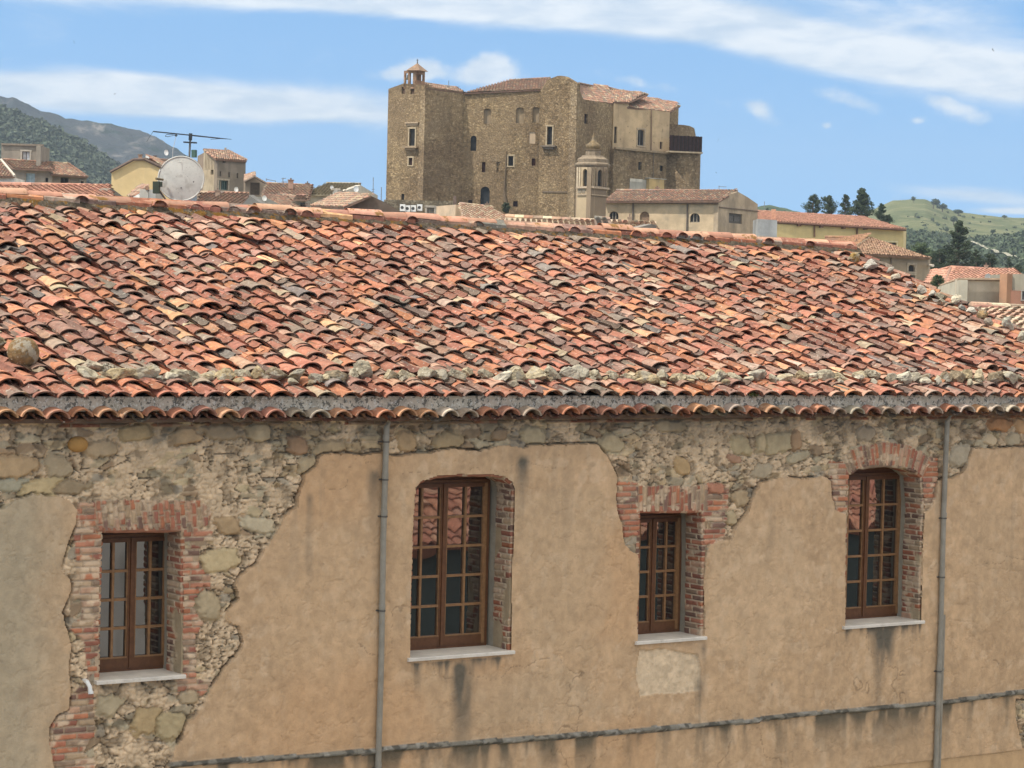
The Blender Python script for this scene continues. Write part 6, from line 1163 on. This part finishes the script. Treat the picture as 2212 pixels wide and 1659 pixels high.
# pale track on the scrub slope
R_, N_, _ = sv_.shape; mb = MB(); pts = [(2068, 528), (2105, 531), (2140, 548), (2180, 560), (2215, 572)]
P = []
fl = sv_.reshape(-1, 3); pr = (fl - CAMP); pxx = 1106 + F * (pr @ RGT) / (pr @ fwd); pyy = 829.5 - F * (pr @ UPV) / (pr @ fwd)
rowm = np.arange(R_).repeat(N_) < R_ - 12
for k in range(26):
    t = k / 25 * 4; i = min(int(t), 3); x = pts[i][0] + (pts[i + 1][0] - pts[i][0]) * (t - i); y = pts[i][1] + (pts[i + 1][1] - pts[i][1]) * (t - i); dd = (pxx - x) ** 2 + (pyy - y) ** 2 + (~rowm) * 1e9; P.append(fl[np.argmin(dd)] + ZZ * 1.6)
for a, b in zip(P[:-1], P[1:]):
    if np.linalg.norm(b - a) < 1: continue
    u = unit(np.cross(unit(b - a), ZZ)) * .9; mb.add([a - u, a + u, b + u, b - u], [(0, 1, 2, 3)], (.30, .29, .22))
o = mb.build('track', TRIM, None); tag(o, kind='structure')
# ground
gx_, gy_ = np.meshgrid(np.r_[np.linspace(-4000, -120, 12), np.linspace(-110, 110, 60), np.linspace(120, 4000, 12)], np.r_[np.linspace(-600, 10, 8), np.linspace(20, 330, 60), np.linspace(350, 5000, 14)])
V = np.array([[x, y, gz(x, y) - (0 if y < 400 else min((y - 400) * .02, 30)) - .05] for x, y in zip(gx_.ravel(), gy_.ravel())]); m2 = gx_.shape[1]; a = (np.arange(gx_.shape[0] - 1)[:, None] * m2 + np.arange(m2 - 1)[None]).reshape(-1)
mb = MB(); mb.quads(V, np.stack([a, a + 1, a + m2 + 1, a + m2], 1), np.ones((len(a), 3))); o = mb.build('ground', mat('ground', (.24, .20, .15), False, .95, (.1, .25), (.02, .45, .6, (.14, .16, .08), .7), None), None); tag(o, kind='structure')
# swifts
def bird(px, py, Y, span_px, roll, yaw, label, first=[None]):
    if first[0] is None:
        t = thing('swift', label, 'bird', (0, 0, 0), 'swifts flying over the town'); mb = MB(); N8 = 8
        prof = [(-.45, .01), (-.3, .035), (-.1, .075), (.1, .085), (.28, .06), (.38, .02)]; mb.tube([(0, y, 0) for y, _ in prof], [r for _, r in prof], 8)
        mb.add([(-.02, -.42, 0), (.02, -.42, 0), (.10, -.66, .005), (0, -.52, 0), (-.10, -.66, .005)], [(0, 1, 2, 3), (0, 3, 4)]); o = lpart(t, 'body', mat('feathers', (.03, .028, .027), False, .7, (9, .2), None, None), mb, True)
        for sd in (-1, 1):
            mb = MB(); L = [(0, .14, 0), (.35, .24, .05), (.75, .10, .07), (1.0, -.22, .04)]; T_ = [(0, -.10, 0), (.35, .04, .05), (.75, -.05, .07), (1.0, -.24, .04)]
            V = [(sd * x, y, z + h) for h in (.008, -.008) for (x, y, z) in L + T_]; Fc = []
            for b in (0, 8): Fc += [(b + i, b + i + 1, b + i + 5, b + i + 4) for i in range(3)]
            Fc += [(i, i + 1, i + 9, i + 8) for i in range(3)] + [(i + 4, i + 5, i + 13, i + 12) for i in range(3)]; mb.add(V, Fc); lpart(t, 'wing', o.data.materials[0], mb)
        first[0] = t; c = t
    else:
        c = first[0].copy(); COL.objects.link(c)
        for q_ in first[0].children: q = q_.copy(); COL.objects.link(q); q.parent = c
        c['label'] = label
    k = span_px / F * Y / 2; c.scale = (k, k, k); c.location = at(px, py, Y); c.rotation_euler = (.5, roll, yaw)
bird(2145, 108, 120, 13, .5, 1.1, 'dark swift high at the right edge of the sky'); bird(1552, 302, 130, 12, -.9, -.6, 'dark swift right of the castle palisade'); bird(1547, 373, 180, 7, .4, 1.4, 'faint swift low in the sky over the church roof'); bird(160, 91, 160, 9, 1.0, .3, 'tiny swift at the upper left of the sky'); bird(248, 203, 180, 7, -.5, .9, 'tiny swift against the cloud above the left mountain')

# haze: even air around everything
mb = MB(); lo = np.array([-5200, -700, -41.0]); hi = np.array([5200, 5100, 330.0]); c = (lo + hi) / 2; h = (hi - lo) / 2; mb.box(c, (1, 0, 0), (0, 1, 0), ZZ, *h)
hm_ = bpy.data.materials.new('haze'); hm_.use_nodes = True; n_ = hm_.node_tree; n_.nodes.remove(n_.nodes['Principled BSDF']); pv = n_.nodes.new('ShaderNodeVolumePrincipled'); pv.inputs['Density'].default_value = .00014; pv.inputs['Color'].default_value = (.66, .80, .96, 1); pv.inputs['Anisotropy'].default_value = .2
n_.links.new(pv.outputs[0], n_.nodes['Material Output'].inputs['Volume']); HAZE = mb.build('haze', hm_, None); tag(HAZE, kind='stuff')
